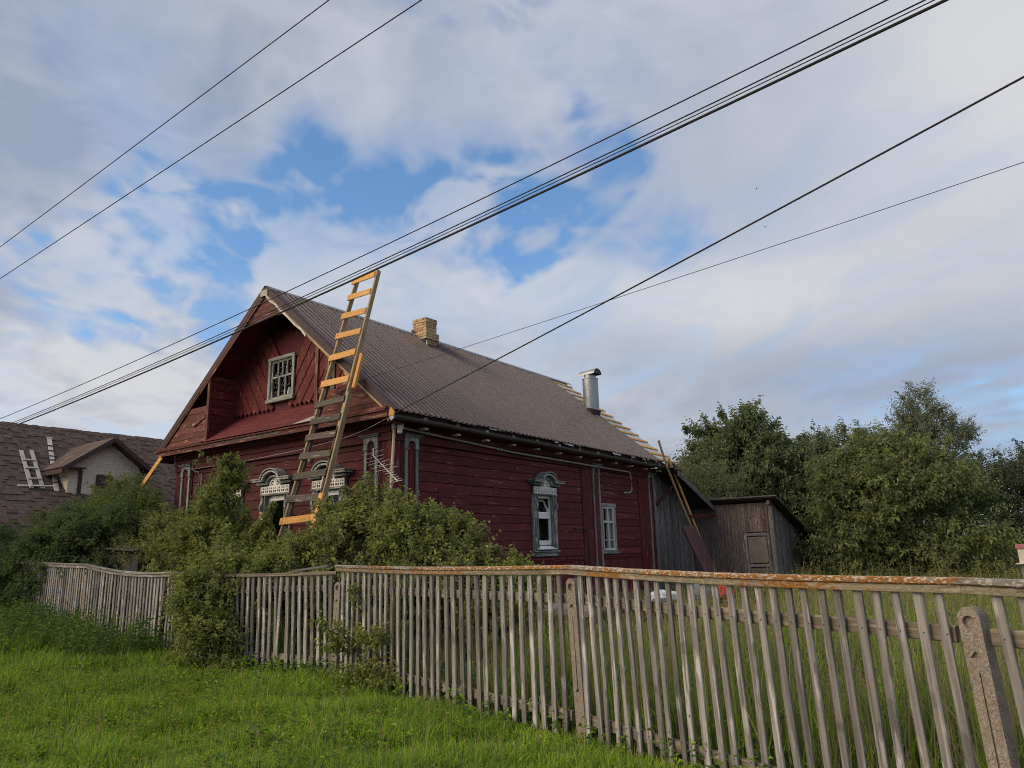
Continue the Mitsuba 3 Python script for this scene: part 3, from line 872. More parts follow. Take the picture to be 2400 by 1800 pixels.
# horizontal boards filling the corners of the gable; near the eaves some are missing
def corner_boards(side, zs, inner):
    for i, (z0, z1) in enumerate(zs):
        e0, e1 = roof_y(z0, side), roof_y(z1, side)
        poly = sg.Polygon([(inner, z0), (e0, z0), (e1, z1), (inner, z1)])
        m = extrude(poly, .024, lambda v, i=i: np.stack([GX + .01 - .008 * (i % 2) - v[:, 2], v[:, 0], v[:, 1]], 1), 'red_bare', grain=0)
        put('gable_board', m, 'wood', parent=GB)


hs = np.cumsum([4.36, .152, .148, .160, .150, .155, .150])
corner_boards(-1, [(a, b - .008) for a, b in zip(hs[:-1], hs[1:])], NL + .072)
corner_boards(1, [(a, b - .008) for a, b in zip(hs[:-3], hs[1:-2])], NRt - .06)
put('gable_board', plank([A(GX - .04, NL + .09, 5.02), A(GX - .045, NL + .60, 4.83)], .10, .02, A(0, 0, 1), 'red_bare'), 'wood', parent=GB)
put('gable_board', plank([A(GX - .03, NRt - .05, 5.02), A(GX - .03, NRt - .75, 4.80)], .15, .02, A(0, 0, 1), 'red_bare'), 'wood', parent=GB)
put('gable_board', plank([A(GX - .03, NRt - .62, 4.90), A(GX - .02, .88, 4.98)], .13, .02, A(0, 0, 1), 'red_bare'), 'wood', parent=GB)
put('loose_post', bx(GX + .04, GX + .09, 1.40, 1.52, 4.95, 5.60, 'old_rung'), 'wood', parent=GB)
put('loose_lath', plank([A(GX + .01, 1.42, 5.66), A(GX + .0, 1.12, 5.38)], .06, .02, A(0, 0, 1), 'stud'), 'wood', parent=GB)
put('loose_lath', plank([A(GX + .01, 1.06, 5.30), A(GX + .0, .90, 5.10)], .05, .02, A(0, 0, 1), 'fresh'), 'wood', parent=GB)
put('stud', bx(GX + .06, GX + .11, 1.62, 1.67, 4.9, 5.75, 'stud'), 'wood', parent=GB)
put('stud', bx(GX + .06, GX + .11, .95, 1.0, 4.9, 5.22, 'stud'), 'wood', parent=GB)
# crumpled film behind the hole
u, v_ = np.meshgrid(np.linspace(0, 1, 12), np.linspace(0, 1, 14), indexing='ij')
P = np.stack([GX + .16 + .09 * meshkit.fbm(np.stack([u * 5, v_ * 6, 0 * u], -1), 3), .98 + .40 * u * (1 - .6 * v_) + .12 * v_, 4.90 + .46 * v_], -1).reshape(-1, 3)
a, b = np.meshgrid(np.arange(11), np.arange(13), indexing='ij')
q = (a * 14 + b).ravel()
put('plastic_film', (P, np.vstack([np.stack([q, q + 1, q + 15], 1), np.stack([q, q + 15, q + 14], 1)])), 'plastic_film', parent=GB)
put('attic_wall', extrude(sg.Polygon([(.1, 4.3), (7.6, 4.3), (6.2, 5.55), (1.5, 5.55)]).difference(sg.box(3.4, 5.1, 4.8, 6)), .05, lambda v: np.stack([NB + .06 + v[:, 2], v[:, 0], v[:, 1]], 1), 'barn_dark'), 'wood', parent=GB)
# flush boards in the tip
for i, (z0, z1) in enumerate(((7.04, 7.17), (7.175, 7.31), (7.315, 7.46), (7.465, 7.60))):
    poly = sg.Polygon([(roof_y(z0, 1, .03), z0), (roof_y(z0, -1, .03), z0), (roof_y(z1, -1, .03), z1), (roof_y(z1, 1, .03), z1)])
    put('tip_board', extrude(poly, .024, lambda v, i=i: np.stack([GX + .01 - .006 * (i % 2) - v[:, 2], v[:, 0], v[:, 1]], 1), 'red_bare', grain=0), 'wood', parent=GB)
# sloping floor of the niche: strips of red roofing, a bare sheet laid on it
z_at = lambda x: 4.31 + (x + .46) * (4.98 - 4.31) / (NB - .02 + .46)
for i in range(5):
    xa, xb = -.46 + i * .172, -.46 + (i + 1) * .172 + .02
    y = NRt - .1
    while y < NL:
        ye = min(y + float(rng.uniform(.7, 1.1)), NL + .015)
        P, Q = A((xa + xb) / 2, y + .002, z_at((xa + xb) / 2) + .006 * (4 - i) + .003), A((xa + xb) / 2, ye - .002, z_at((xa + xb) / 2) + .006 * (4 - i))
        put('roofing_strip', plank([P, Q], .195, .006, A(1, 0, .766), 'felt', .001), 'wood', parent=GB)
        y = ye
put('bare_sheet', extrude(sg.Polygon([(1.75, -.45), (2.55, -.45), (2.0, -.22), (1.75, -.20)]), .006, lambda v: np.stack([v[:, 1], v[:, 0], z_at(v[:, 1]) + .045 + v[:, 2]], 1), 'hide', grain=0), 'wood', parent=GB)
put('niche_deck', (np.array([[-.45, -.25, 4.27], [-.45, 7.98, 4.27], [NB, 6.9, 4.9], [NB, .84, 4.9]]), np.array([[0, 1, 2], [0, 2, 3]]), np.array([[PAL['red_shade'] * 1000 + 2, 0]] * 4, float)), 'wood', parent=GB)
# fascia and mouldings under the niche floor
put('fascia', plank([A(-.475, -.36, 4.215), A(-.478, 3.8, 4.222), A(-.475, 8.10, 4.215)], .13, .03, A(0, 0, 1), 'red_bare'), 'wood', parent=GB)
put('fascia', plank([A(-.50, -.33, 4.285), A(-.50, 8.08, 4.285)], .03, .06, A(0, 0, 1), 'red_bare'), 'wood', parent=GB)
put('fascia_patch', plank([A(-.492, 2.9, 4.232), A(-.492, 5.6, 4.232)], .055, .006, A(0, 0, 1), 'old_rung', .001), 'wood', parent=GB)
put('corner_moulding', plank([A(-.43, -.30, 4.345), A(-.43, NRt - .1, 4.345)], .05, .10, A(0, 0, 1), 'red_bare'), 'wood', parent=GB)
put('corner_moulding', plank([A(-.43, NL + .06, 4.345), A(-.43, 8.02, 4.345)], .05, .10, A(0, 0, 1), 'red_bare'), 'wood', parent=GB)
put('fascia_return', bx(-.46, -.02, 8.0, 8.03, 4.02, 4.28, 'red_bare'), 'wood', parent=GB)
put('fascia_return', bx(-.46, -.02, -.37, -.345, 4.05, 4.15, 'red_bare'), 'wood', parent=GB)
for i in range(4):
    x = -.40 + .085 * i
    put('soffit_board', bx(x, x + .08, -.34, 7.98, 4.145 - .03 * i, 4.165 - .03 * i, 'red_shade'), 'wood', parent=GB)

# ------------------------------------------------------------------ chimney, flue, pipe, fittings
CH = f'{H}__chimney'
cx0, cx1, cy0, cy1 = 4.66, 5.12, 3.38, 3.90
put('mortar', bx(cx0 + .02, cx1 - .02, cy0 + .02, cy1 - .02, 7.2, 8.28, 'log'), 'mortar', parent=CH)
bh, n = .070, 12
for j in range(n):
    z = 7.40 + j * (bh + .004)
    o = .05 if 3 <= j <= 5 else (-.0 if j < 10 else .012)
    X, Yy = (cx0 - o, cx1 + o), (cy0 - o, cy1 + o)
    for side in range(4):
        horiz = side in (0, 2)
        a0, a1 = (X if horiz else (Yy[0] + .12, Yy[1] - .12))
        cuts = [a0] + [a0 + (a1 - a0) * q for q in ((.26, .74) if j % 2 else (.5,))] + [a1]
        for s, e in zip(cuts[:-1], cuts[1:]):
            if j == n - 1 and rng.uniform() < .3:
                continue
            q = float(rng.uniform(-.006, .007))
            if horiz:
                y0, y1 = (Yy[0] - q, Yy[0] + .12) if side == 0 else (Yy[1] - .12, Yy[1] + q)
                m = bx(s + .004, e - .004, y0, y1, z, z + bh - .005, 'log', .006)
            else:
                x0, x1 = (X[0] - q, X[0] + .12) if side == 1 else (X[1] - .12, X[1] + q)
                m = bx(x0, x1, s + .004, e - .004, z, z + bh - .005, 'log', .006)
            put('brick', (m[0], m[1], np.tile([float(rng.integers(0, 999)), 0], (len(m[0]), 1))), 'brick', parent=CH)
put('flashing', plank([A(cx0 - .06, cy0 - .07, 7.37), A(cx1 + .08, cy0 - .07, 7.37)], .17, .012, A(0, .12, 1), 'log', .002), 'barge_metal', parent=CH)
put('flashing', extrude(sg.Polygon([(cy0 - .10, 7.33), (cy0 - .05, 7.52), (YR, 7.98), (cy1 + .02, 7.98), (cy1, 7.72), (YR, 7.80)]), .012, lambda v: np.stack([cx0 - .03 - v[:, 2], v[:, 0], v[:, 1]], 1)), 'barge_metal', parent=CH)
put('flashing_lip', tube([A(cx0 - .045, cy0 - .085, 7.34), A(cx0 - .05, cy0 - .085, 7.42), A(cx0 - .045, cy0 - .06, 7.53)], .014, 6), 'plastic_white', parent=CH)
FL = f'{H}__flue'
fx, fy = 11.385, 1.81
fr = .27
n = 28
an = np.arange(n) * 2 * np.pi / n
zb = [ZR + (ZE - ZR) * ((YR - (fy + fr * math.sin(q))) / (YR - EY)) - .02 for q in an]
V = np.vstack([np.stack([fx + fr * np.cos(an), fy + fr * np.sin(an), np.full(n, z) if z else np.array(zb)], 1) for z in (0, 6.9, 7.34)])
i, j = np.meshgrid(np.arange(2), np.arange(n), indexing='ij')
q = np.stack([i*n+j, i*n+(j+1) % n, (i+1)*n+(j+1) % n, (i+1)*n+j], -1).reshape(-1, 4)
put('pipe', (V, np.vstack([q[:, [0, 1, 2]], q[:, [0, 2, 3]]])), 'galvanised', smooth=True, parent=FL)
put('rim', lathe([(.27, 7.325), (.285, 7.33), (.285, 7.355), (.20, 7.38)], A(fx, fy, 0), sides=28), 'galvanised', smooth=30, parent=FL)
put('neck', lathe([(.205, 7.36), (.205, 7.51)], A(fx, fy, 0), sides=24), 'galvanised', smooth=40, parent=FL)
put('stain_band', lathe([(.273, 6.22), (.273, 6.25)], A(fx, fy, 0), sides=28), 'galvanised', smooth=40, parent=FL)
for a in (0.3, 1.87, 3.44, 5.01):
    put('strut', tube([A(fx + .19 * math.cos(a), fy + .19 * math.sin(a), 7.48), A(fx + .19 * math.cos(a), fy + .19 * math.sin(a), 7.62)], .014, 6), 'galvanised', parent=FL)
ay = unit(A(.12, 1, 0)); ax2 = A(-ay[1], ay[0], 0)
tt = np.linspace(-1.45, 1.45, 13)
for nm, r, bs in (('cowl', .225, 'galvanised'), ('cowl_lining', .218, 'dark_metal')):
    V = np.vstack([A(fx, fy, 7.46) + ax2 * (r * np.sin(tt))[:, None] + A(0, 0, 1) * (r * np.cos(tt))[:, None] + ay * e for e in (-.34, .34)])
    i = np.arange(12)
    put(nm, (V, np.vstack([np.stack([i, i + 1, i + 14], 1), np.stack([i, i + 14, i + 13], 1)])), bs, smooth=True, parent=FL)
put('cowl_end_shade', (np.vstack([A(fx, fy, 7.46) + ax2 * (.221 * np.sin(tt))[:, None] + A(0, 0, 1) * (.221 * np.cos(tt))[:, None] - ay * .33]), np.array([[0, k, k + 1] for k in range(1, 12)])), 'dark_metal', parent=FL)  # dark sheet painted as the shade inside the open end of the cowl
put('flashing', lathe([(.285, -.10), (.285, .17), (.275, .19)], RP(fx, (YR - fy) / (YR - EY), .0) + A(0, 0, 0), unit(A(0, -.35, 1)), 24), 'barge_metal', smooth=40, parent=FL)
# gas pipe under the eave
gp = [A(.02, -.16, 4.03), A(.5, -.16, 4.01), A(4.0, -.16, 3.885), A(7.5, -.16, 3.86), A(9.95, -.16, 3.845), A(10.07, -.16, 3.80), A(10.10, -.16, 3.72), A(10.12, -.16, 3.36), A(10.09, -.16, 3.27), A(9.98, -.16, 3.22), A(9.50, -.16, 3.185)]
put('gas_pipe', tube(gp, .022, 10), 'pipe_grey', smooth=50, parent=sw)
put('pipe_flange', tube([A(9.50, -.16, 3.185), A(9.47, -.16, 3.185)], .045, 12), 'gutter_metal', parent=sw)
for x in (.9, 3.4, 6.0, 8.4):
    put('pipe_clip', bx(x - .02, x + .02, -.19, -.09, float(np.interp(x, [.02, 4, 10], [4.03, 3.885, 3.845])) - .03, float(np.interp(x, [.02, 4, 10], [4.03, 3.885, 3.845])) + .03, 'casing'), 'wood', parent=sw)
# thin riser pipe by the cross wall and its stain-dark valve
put('thin_pipe', tube([A(6.85, -.05, 2.12), A(7.25, -.07, 2.13), A(7.38, -.08, 2.08), A(7.45, -.08, 1.9), A(7.62, -.09, .5)], .011, 6), 'gutter_metal', smooth=50, parent=sw)
put('valve', bx(6.78, 6.95, -.075, -.03, 2.10, 2.14, 'barn_dark'), 'wood', parent=sw)
IN = key(f'{H}__insulator')
put('body', lathe([(.02, -.12), (.05, -.10), (.055, -.03), (.075, .0), (.08, .06), (.06, .085), (.075, .10), (.075, .14), (.03, .16)], A(-.02, -.24, 4.00), sides=16), 'ceramic', smooth=40, parent=IN)
put('hook', tube([A(-.05, -.1, 4.02), A(-.05, -.2, 4.00), A(-.03, -.24, 4.06)], .02, 6), 'gutter_metal', parent=IN)
put('box', bx(-.16, -.10, -.24, -.15, 3.98, 4.13, 'casing'), 'wood', parent=IN)
put('wall_lamp', lathe([(.02, .05), (.03, .04), (.03, .02), (.045, .0), (.048, -.04), (.03, -.07), (.0, -.075)], A(-.06, 2.43, 3.63), sides=12), 'pipe_grey', smooth=40, parent=fw)
# cable pipes at the far street corner
put('conduit', tube([A(-.10, 6.95, 3.96), A(-.11, 6.93, 3.82), A(-.11, 6.85, 3.74), A(-.10, 6.66, 3.70), A(-.10, 6.60, 3.60), A(-.10, 6.58, 1.2)], .018, 7), 'gutter_metal', smooth=50, parent=fw)
put('conduit', tube([A(-.10, 6.54, 3.66), A(-.10, 6.52, 3.4), A(-.10, 6.51, 1.2)], .012, 7), 'pipe_grey', smooth=50, parent=fw)
# ------------------------------------------------------------------ ground
gx = np.concatenate([-np.geomspace(400, 22, 16), np.linspace(-20, 30, 170), np.geomspace(32, 900, 18)])
gy = np.concatenate([-np.geomspace(400, 22, 16), np.linspace(-20, 30, 170), np.geomspace(32, 900, 18)])
u, v_ = np.meshgrid(gx, gy, indexing='ij')
P = np.stack([u, v_, ground_z(u, v_)], -1).reshape(-1, 3)
a, b = np.meshgrid(np.arange(len(gx) - 1), np.arange(len(gy) - 1), indexing='ij')
q = (a * len(gy) + b).ravel()
n = len(gy)
put('ground', (P, np.vstack([np.stack([q, q + n, q + n + 1], 1), np.stack([q, q + n + 1, q + 1], 1)])), 'soil', smooth=True, kind='structure')

# ------------------------------------------------------------------ picket fence
FE = thing('picket_fence', 'weathered grey picket fence with orange lichen on its top rail and pebbly concrete posts', 'fence')
rng = np.random.default_rng(12)
#        x, y, z under the top rail, palette of the rail, spacing
POSTS = [(-6.30, -12.3, 1.30), (-5.46, -9.79, 1.315), (-4.32, -6.67, 1.372), (-3.38, -2.46, 1.382), (-3.40, 1.37, 1.318), (-3.25, 5.0, 1.470), (-2.98, 8.75, 1.585)]
POST_TOP = [1.22, 1.245, 1.335, 1.24, 1.27, 1.44, 1.5]
TILT = [.02, .045, .045, -.035, .10, .03, .0]                # how far the post's foot stands towards -y


def concrete_post(p, top, tilt, d, k):
    M = manifold3d.Manifold
    CSn = lambda c: manifold3d.CrossSection([np.array(c, float)], manifold3d.FillRule.EvenOdd)
    prof = sg.box(-.054, -.3, .054, top - .052).union(sg.Point(0, top - .052).buffer(.054, 10))
    solid = M.extrude(CSn(np.array(prof.exterior.coords)[:-1]), .10)
    cut = M.cylinder(.03, .034, .034, 16).translate([0, top - .075, .075])
    for h in (top - .25, top - .95):
        t3 = CSn([(-.032, h), (.032, h), (0, h + .035)])
        cut = cut + M.extrude(t3, .03).translate([0, 0, .08])
    g = M.extrude(CSn([(-.006, .45), (.006, .45), (.003, top - .32), (-.003, top - .32)]), .02).translate([0, 0, .088])
    m = (solid - cut - g).to_mesh()
    v = np.array(m.vert_properties)[:, :3]
    nrm = A(-d[1], d[0], 0)
    if nrm[0] > 0:
        nrm = -nrm
    w = v[:, :1] * d + v[:, 1:2] * A(0, 0, 1) + (v[:, 2:3] - .075) * nrm
    w += (top - v[:, 1:2]) * tilt * -d
    return p + w, np.array(m.tri_verts)


NAILS = []
for i in range(len(POSTS) - 1):
    p0, p1 = A(*POSTS[i][:2], 0), A(*POSTS[i + 1][:2], 0)
    L = np.linalg.norm(p1 - p0)
    d = (p1 - p0) / L                                        # towards +y, away from the camera
    out = A(-abs(d[1]), d[0] * np.sign(d[1]), 0)
    out = unit(out)
    z0, z1 = POSTS[i][2], POSTS[i + 1][2]
    lich = i <= 2
    zt = lambda t: z0 + (z1 - z0) * t
    # rails behind the pickets, lower board and cap on the top
    s = .10
    for nm, h, w, t, off, pz in (('middle_rail', -.215, .085, .045, -.035, 'rail'), ('bottom_rail', None, .085, .045, -.035, 'rail')):
        a = p0 + d * (.08 if i != 1 else .09); b = p1 - d * .08
        za, zb_ = (zt(.03) + h, zt(.97) + h) if h else (.20 + ground_z(*p0[:2]), .20 + ground_z(*p1[:2]))
        m_ = (a + b) / 2
        put(nm, plank([a + A(0, 0, za) + out * off, m_ + A(0, 0, (za + zb_) / 2 - .012) + out * off, b + A(0, 0, zb_) + out * off], w, t, A(0, 0, 1), pz, .006), 'wood', parent=FE)
    ext = .06
    cutn = [0, .52, 1] if i in (1, 2, 4) else [0, 1]
    jog = {0: (0, 0), 1: (0, 0), 2: (0, 0), 3: (-.04, 0), 4: (0, 0), 5: (0, .0)}[i]
    for s0, s1 in zip(cutn[:-1], cutn[1:]):
        ts = np.linspace(s0, s1, 7)
        sag = lambda t: -.020 * math.sin(math.pi * t) if i != 4 else -.075 * math.sin(math.pi * t)
        path = [p0 + d * L * t + A(0, 0, zt(t) + .022 + sag(t) + (jog[0] * (1 - t) if i == 3 else 0)) + out * .036 for t in ts]
        path[0] = path[0] + d * (.003 if s0 else 0)
        put('top_rail', plank(path, .046, .030, A(0, 0, 1), 'rail_l' if i <= 2 else ('rail' if i == 3 else 'picket'), .004), 'wood', parent=FE)
        if lich or i == 4 or i == 5:
            path = [q + A(0, 0, .042) - out * .012 for q in path]
            put('cap_rail', plank(path, .036, .085, A(0, 0, 1), 'lichen' if lich else 'picket', .007), 'wood', parent=FE)
    # pickets
    step = (.135, .118, .134, .132, .118, .112)[i]
    n = int(round((L - .13) / step))
    lean = (.055, .045, .012, .055, .0, .0)[i]
    for j in range(n):
        t = (.075 + (j + .5) * (L - .15) / n) / L
        if i == 3 and j == n - 1:
            continue
        w = float(rng.uniform(.92, 1.1)) * (.048, .050, .058, .060, .060, .060)[i]
        base = p0 + d * L * t + d * float(rng.normal(0, .006))
        zz0 = ground_z(*base[:2]) + float(rng.uniform(.015, .05))
        zz1 = zt(t) + (.0 if i < 4 else .02) + (-.020 * math.sin(math.pi * t) if i != 4 else -.075 * math.sin(math.pi * t)) + .004
        foot = base - d * (lean + float(rng.normal(0, .012)))
        if i == 4 and j == 3:
            foot = foot + d * .14
        if i == 3 and j == 8:
            foot = foot + d * .10
        b0, b1 = foot + A(0, 0, zz0) + out * .012, base + A(0, 0, zz1) + out * (.012 + float(rng.normal(0, .001)))
        mid = (b0 * .5 + b1 * .5) + d * float(rng.normal(0, .006))
        tz = float(rng.normal(0, .05))
        if i < 4:
            for q_, h_ in ((b1, -.215), (b0, .18)):
                tt_ = (zz1 + h_ - b0[2]) / (b1[2] - b0[2]) if h_ < 0 else h_ / (b1[2] - b0[2])
                c_ = b0 * (1 - tt_) + b1 * tt_ + out * .0125 + d * float(rng.normal(0, .006))
                NAILS.append(lathe([(.0042, -.002), (.0042, .003), (.001, .004)], c_, out, 6))
        put('picket', plank([b0, b0 * .75 + mid * .25, mid, b1], w, .022, d + out * tz, 'picket', .0035), 'wood', parent=FE)
for i in range(1, len(POSTS)):
    p = A(*POSTS[i][:2], 0)
    j = min(i, len(POSTS) - 2)
    d = unit(A(*POSTS[j + 1][:2], 0) - A(*POSTS[j][:2], 0))
    put('post', concrete_post(p + A(.005, 0, ground_z(*p[:2])), POST_TOP[i] - ground_z(*p[:2]), TILT[i], d, i), 'pebble_concrete', parent=FE)
# tilted bridging board between the lower and the higher top rail
put('top_rail', plank([A(-3.42, -1.55, 1.385), A(-3.40, -2.28, 1.452)], .035, .06, A(0, 0, 1), 'picket'), 'wood', parent=FE)

put('nails', join(NAILS), 'dark_metal', parent=FE, kind='stuff')

# ------------------------------------------------------------------ ladder
LD = thing('ladder', 'tall wooden ladder leaning on the eave with new yellow rungs above and grey rungs below', 'ladder')
NAIL2 = []
LX = lambda z: -1.86 + .25 * z
LYR = lambda z: .625 - .0235 * z + .02
LYL = lambda z: 1.695 - .078 * z
tang = unit(A(.25, -.05, 1)); nrm = unit(A(-1, 0, .25))
pt = lambda f, z, dy=0.0, o=0.0: A(LX(z), f(z) + dy, z) + nrm * o
# upper section, pale studs
put('rail', plank([pt(LYR, 4.0), pt(LYR, 7.50)], .10, .045, nrm, 'stud'), 'wood', parent=LD)
put('rail', plank([pt(LYL, 4.35), pt(LYL, 7.44)], .10, .045, nrm, 'stud'), 'wood', parent=LD)
# lower section, older studs beside them
put('rail', plank([pt(LYR, -.02, -.048), pt(LYR, 4.72, -.048)], .11, .045, nrm, 'stud'), 'wood', parent=LD)
put('rail', plank([pt(LYR, -.02, .05), pt(LYR, 5.15, .048)], .06, .045, nrm, 'old_rung'), 'wood', parent=LD)
put('rail', plank([pt(LYL, -.02, 0, .02), pt(LYL, 4.33, 0, .02)], .06, .045, nrm, 'stud'), 'wood', parent=LD)
put('rail', plank([pt(LYL, -.02, -.05, -.02), pt(LYL, 5.18, -.05, -.02)], .06, .04, nrm, 'old_rung'), 'wood', parent=LD)
put('splice', plank([pt(LYR, 4.80, -.10, -.02), pt(LYR, 5.55, -.10, -.02)], .09, .035, nrm, 'fresh'), 'wood', parent=LD)
put('splice', plank([pt(LYR, 4.80, -.137, .0), pt(LYR, 5.53, -.137, .0)], .05, .035, nrm, 'fresh'), 'wood', parent=LD)
put('splice', plank([pt(LYR, 1.60, -.045, .065), pt(LYR, 2.70, -.045, .065)], .11, .05, A(0, 1, 0), 'fresh'), 'wood', parent=LD)
put('splice', plank([pt(LYR, 2.05, -.092, .02), pt(LYR, 2.62, -.092, .02)], .10, .03, nrm, 'fresh'), 'wood', parent=LD)
for j, z in enumerate([7.38, 6.98, 6.53, 6.06, 5.58, 5.00, 4.56, 4.20, 3.86, 3.48, 3.09, 2.64, 2.24, 1.8, 1.35, .9, .42]):
    q = float(rng.normal(0, .010))
    new_ = j < 6 or j > 11
    put('rung', plank([pt(LYR, z + q, .02 if new_ else -.01, .066), pt(LYL, z - q, .05 + float(rng.uniform(0, .03)), .066)], float(rng.uniform(.135, .15)), .026, tang, 'fresh' if new_ else 'old_rung', .006), 'wood', parent=LD)
    for f, e in ((LYR, .0), (LYL, -.01)):
        NAIL2.append(lathe([(.005, -.002), (.005, .003), (.001, .004)], pt(f, z + q + .03, e, .080), nrm, 6))
        NAIL2.append(lathe([(.005, -.002), (.005, .003), (.001, .004)], pt(f, z + q - .03, e, .080), nrm, 6))
put('nails', join(NAIL2), 'dark_metal', parent=LD, kind='stuff')

# ------------------------------------------------------------------ mast, antenna, leaning planks
MA = thing('mast', 'thin pale rusty pole standing at the street corner of the house', 'pole')
put('pole', tube([A(-.24, -.12, 0), A(-.17, -.135, 2.4), A(-.09, -.155, 4.0)], .030, 10), 'mast_beige', smooth=50, parent=MA)
AN = thing('antenna', 'metal television antenna with many thin rods beside the corner pole', 'antenna')
b0, b1 = A(-.13, .40, 3.52), A(-.50, -.68, 2.885)
ydir = unit(A(.86, -.51, .02))
put('boom', tube([b0, b1], .012, 8), 'bright_metal', parent=AN)
bd = b1 - b0
ed = unit(np.cross(bd, A(0, 0, 1)))
ed = unit(A(.0, -1, .10))
for t, l, o in ((.08, .60, .085), (.10, .58, .0), (.12, .56, -.06), (.30, .60, .0), (.44, .62, -.0), (.56, .62, .0), (.62, .25, 0), (.70, .25, 0), (.78, .25, 0), (.86, .25, 0), (.93, .25, 0), (.99, .25, 0)):
    c = b0 + bd * t + A(0, 0, o)
    if t < .6:
        c = c + A(0, .10 * (.6 - t), 0)
    put('rod', tube([c - ed * l / 2, c + ed * l / 2], .0055, 6), 'bright_metal', parent=AN)
q = np.linspace(0, 2 * np.pi, 25)
c = b0 + bd * .32 + A(-.02, 0, -.02)
put('dipole_loop', tube(np.array([c + ed * (np.clip(1.6 * math.cos(t), -1, 1) * .15) + A(0, 0, 1) * .03 * math.sin(t) for t in q]), .006, 6, False), 'bright_metal', parent=AN)
put('bracket', tube([b0 + A(0, -.02, .12), b0 + bd * .03, A(-.08, .30, 3.42)], .012, 6), 'bright_metal', parent=AN)
put('cable', tube([b0 + bd * .42, A(-.14, .20, 3.2), A(-.10, .27, 3.05), A(-.095, .28, 2.6), A(-.09, .28, 1.6)], .008, 6), 'pipe_grey', smooth=50, parent=AN)

def board(name, pts, w, t, wd, p, label, catg, group=None):
    k = put(name, plank(pts, w, t, wd, p, .005), 'wood')
    tag(k, label, catg, group)
    return k


board('leaning_plank', [A(-.52, 7.72, 4.13), A(-.62, 9.55, 2.55)], .13, .03, A(0, .65, .75), 'fresh', 'fresh orange plank slanting from the left corner of the eave behind the bushes', 'plank')
board('leaning_batten', [A(11.40, -.585, 4.93), A(11.86, -.60, 4.15), A(12.60, -.72, 2.9), A(13.02, -.82, 2.15), A(13.9, -1.0, .6)], .085, .045, A(1, 0, .5), 'stud', 'longer brownish batten leaning against the gutter at the unfinished end of the roof', 'batten')
board('leaning_batten', [A(12.08, -.585, 4.42), A(12.9, -.70, 3.1), A(13.42, -.80, 2.18), A(14.4, -1.0, .5)], .095, .045, A(1, 0, .5), 'fresh', 'shorter pale yellow batten leaning beside the longer brownish one', 'batten')

# ------------------------------------------------------------------ corrugated sheets leaning at the lean-to
CS = thing('corrugated_sheet', 'maroon corrugated metal sheets leaning on edge in front of the grey lean-to', 'metal sheet')
for o in (0, .05):
    prof = []
    for i in range(6):
        b = i * .182
        prof += [(b, 0), (b + .085, 0), (b + .100, .045), (b + .160, .045), (b + .176, 0)]
    prof = np.array(prof)
    tl, tr, bl, br = A(11.75, -1.02, 2.20), A(12.75, -1.02, 2.20), A(12.30, -1.75, .02), A(13.35, -1.68, .02)
    nn = unit(np.cross(tr - tl, bl - tl))
    if nn[1] > 0:
        nn = -nn
    V = np.array([[tl + (tr - tl) * x / 1.092 * (1 - s) + (bl - tl) * s + (br - bl) * x / 1.092 * s + nn * (h - o) for x, h in prof] for s in np.linspace(0, 1, 5)])
    nj, ni = V.shape[:2]
    a, b = np.meshgrid(np.arange(nj - 1), np.arange(ni - 1), indexing='ij')
    q = (a * ni + b).ravel()
    put('sheet', (V.reshape(-1, 3), np.vstack([np.stack([q, q + 1, q + ni + 1], 1), np.stack([q, q + ni + 1, q + ni], 1)])), 'sheet_maroon', parent=CS)

# ------------------------------------------------------------------ lean-to of grey boards behind the house
LT = thing('lean_to', 'grey board lean-to with dark sloping roof built against the back of the red house', 'lean-to')
rng = np.random.default_rng(21)
x = 11.98
while x < 14.85:
    w = float(rng.uniform(.09, .135))
    zt_ = 4.05 if x < 12.6 else 3.92 - (x - 12.6) * .345
    put('board', wbar(SIDE, x + w / 2, float(rng.uniform(.02, .12)), x + w / 2 + float(rng.normal(0, .006)), zt_, w - .006, .024, .0 + .004 * float(rng.uniform(-1, 1)), 'barn', .006), 'wood', parent=LT)
    x += w
put('frame', bx(11.98, 14.85, .02, .08, .3, 2.9, 'barn_dark'), 'wood', parent=LT)
rz = lambda x: 4.06 - (x - 11.95) * .352
for j in range(22):
    y = -.62 + j * .39
    put('roof_board', plank([A(11.9, y, rz(11.9)), A(15.35, y, rz(15.35))], .38, .03, A(0, 1, 0), 'barn_dark'), 'wood', parent=LT)
put('barge_board', plank([A(12.2, -.83, rz(12.2) - .06), A(15.38, -.83, rz(15.38) - .06)], .17, .03, A(.33, 0, 1), 'barn'), 'wood', parent=LT)
put('brace', plank([A(12.12, -.05, 2.92), A(12.7, -.55, 3.72)], .09, .07, A(0, 0, 1), 'red_shade'), 'wood', parent=LT)
put('eave_beam', plank([A(13.0, -.80, 2.535), A(15.2, -.80, 2.61)], .09, .07, A(0, 0, 1), 'red_shade'), 'wood', parent=LT)
put('post', bx(14.78, 14.88, .0, .10, .0, 2.9, 'barn_dark'), 'wood', parent=LT)
put('back_wall', bx(14.85, 14.92, .12, 7.6, .0, 2.9, 'barn_dark'), 'wood', parent=LT)

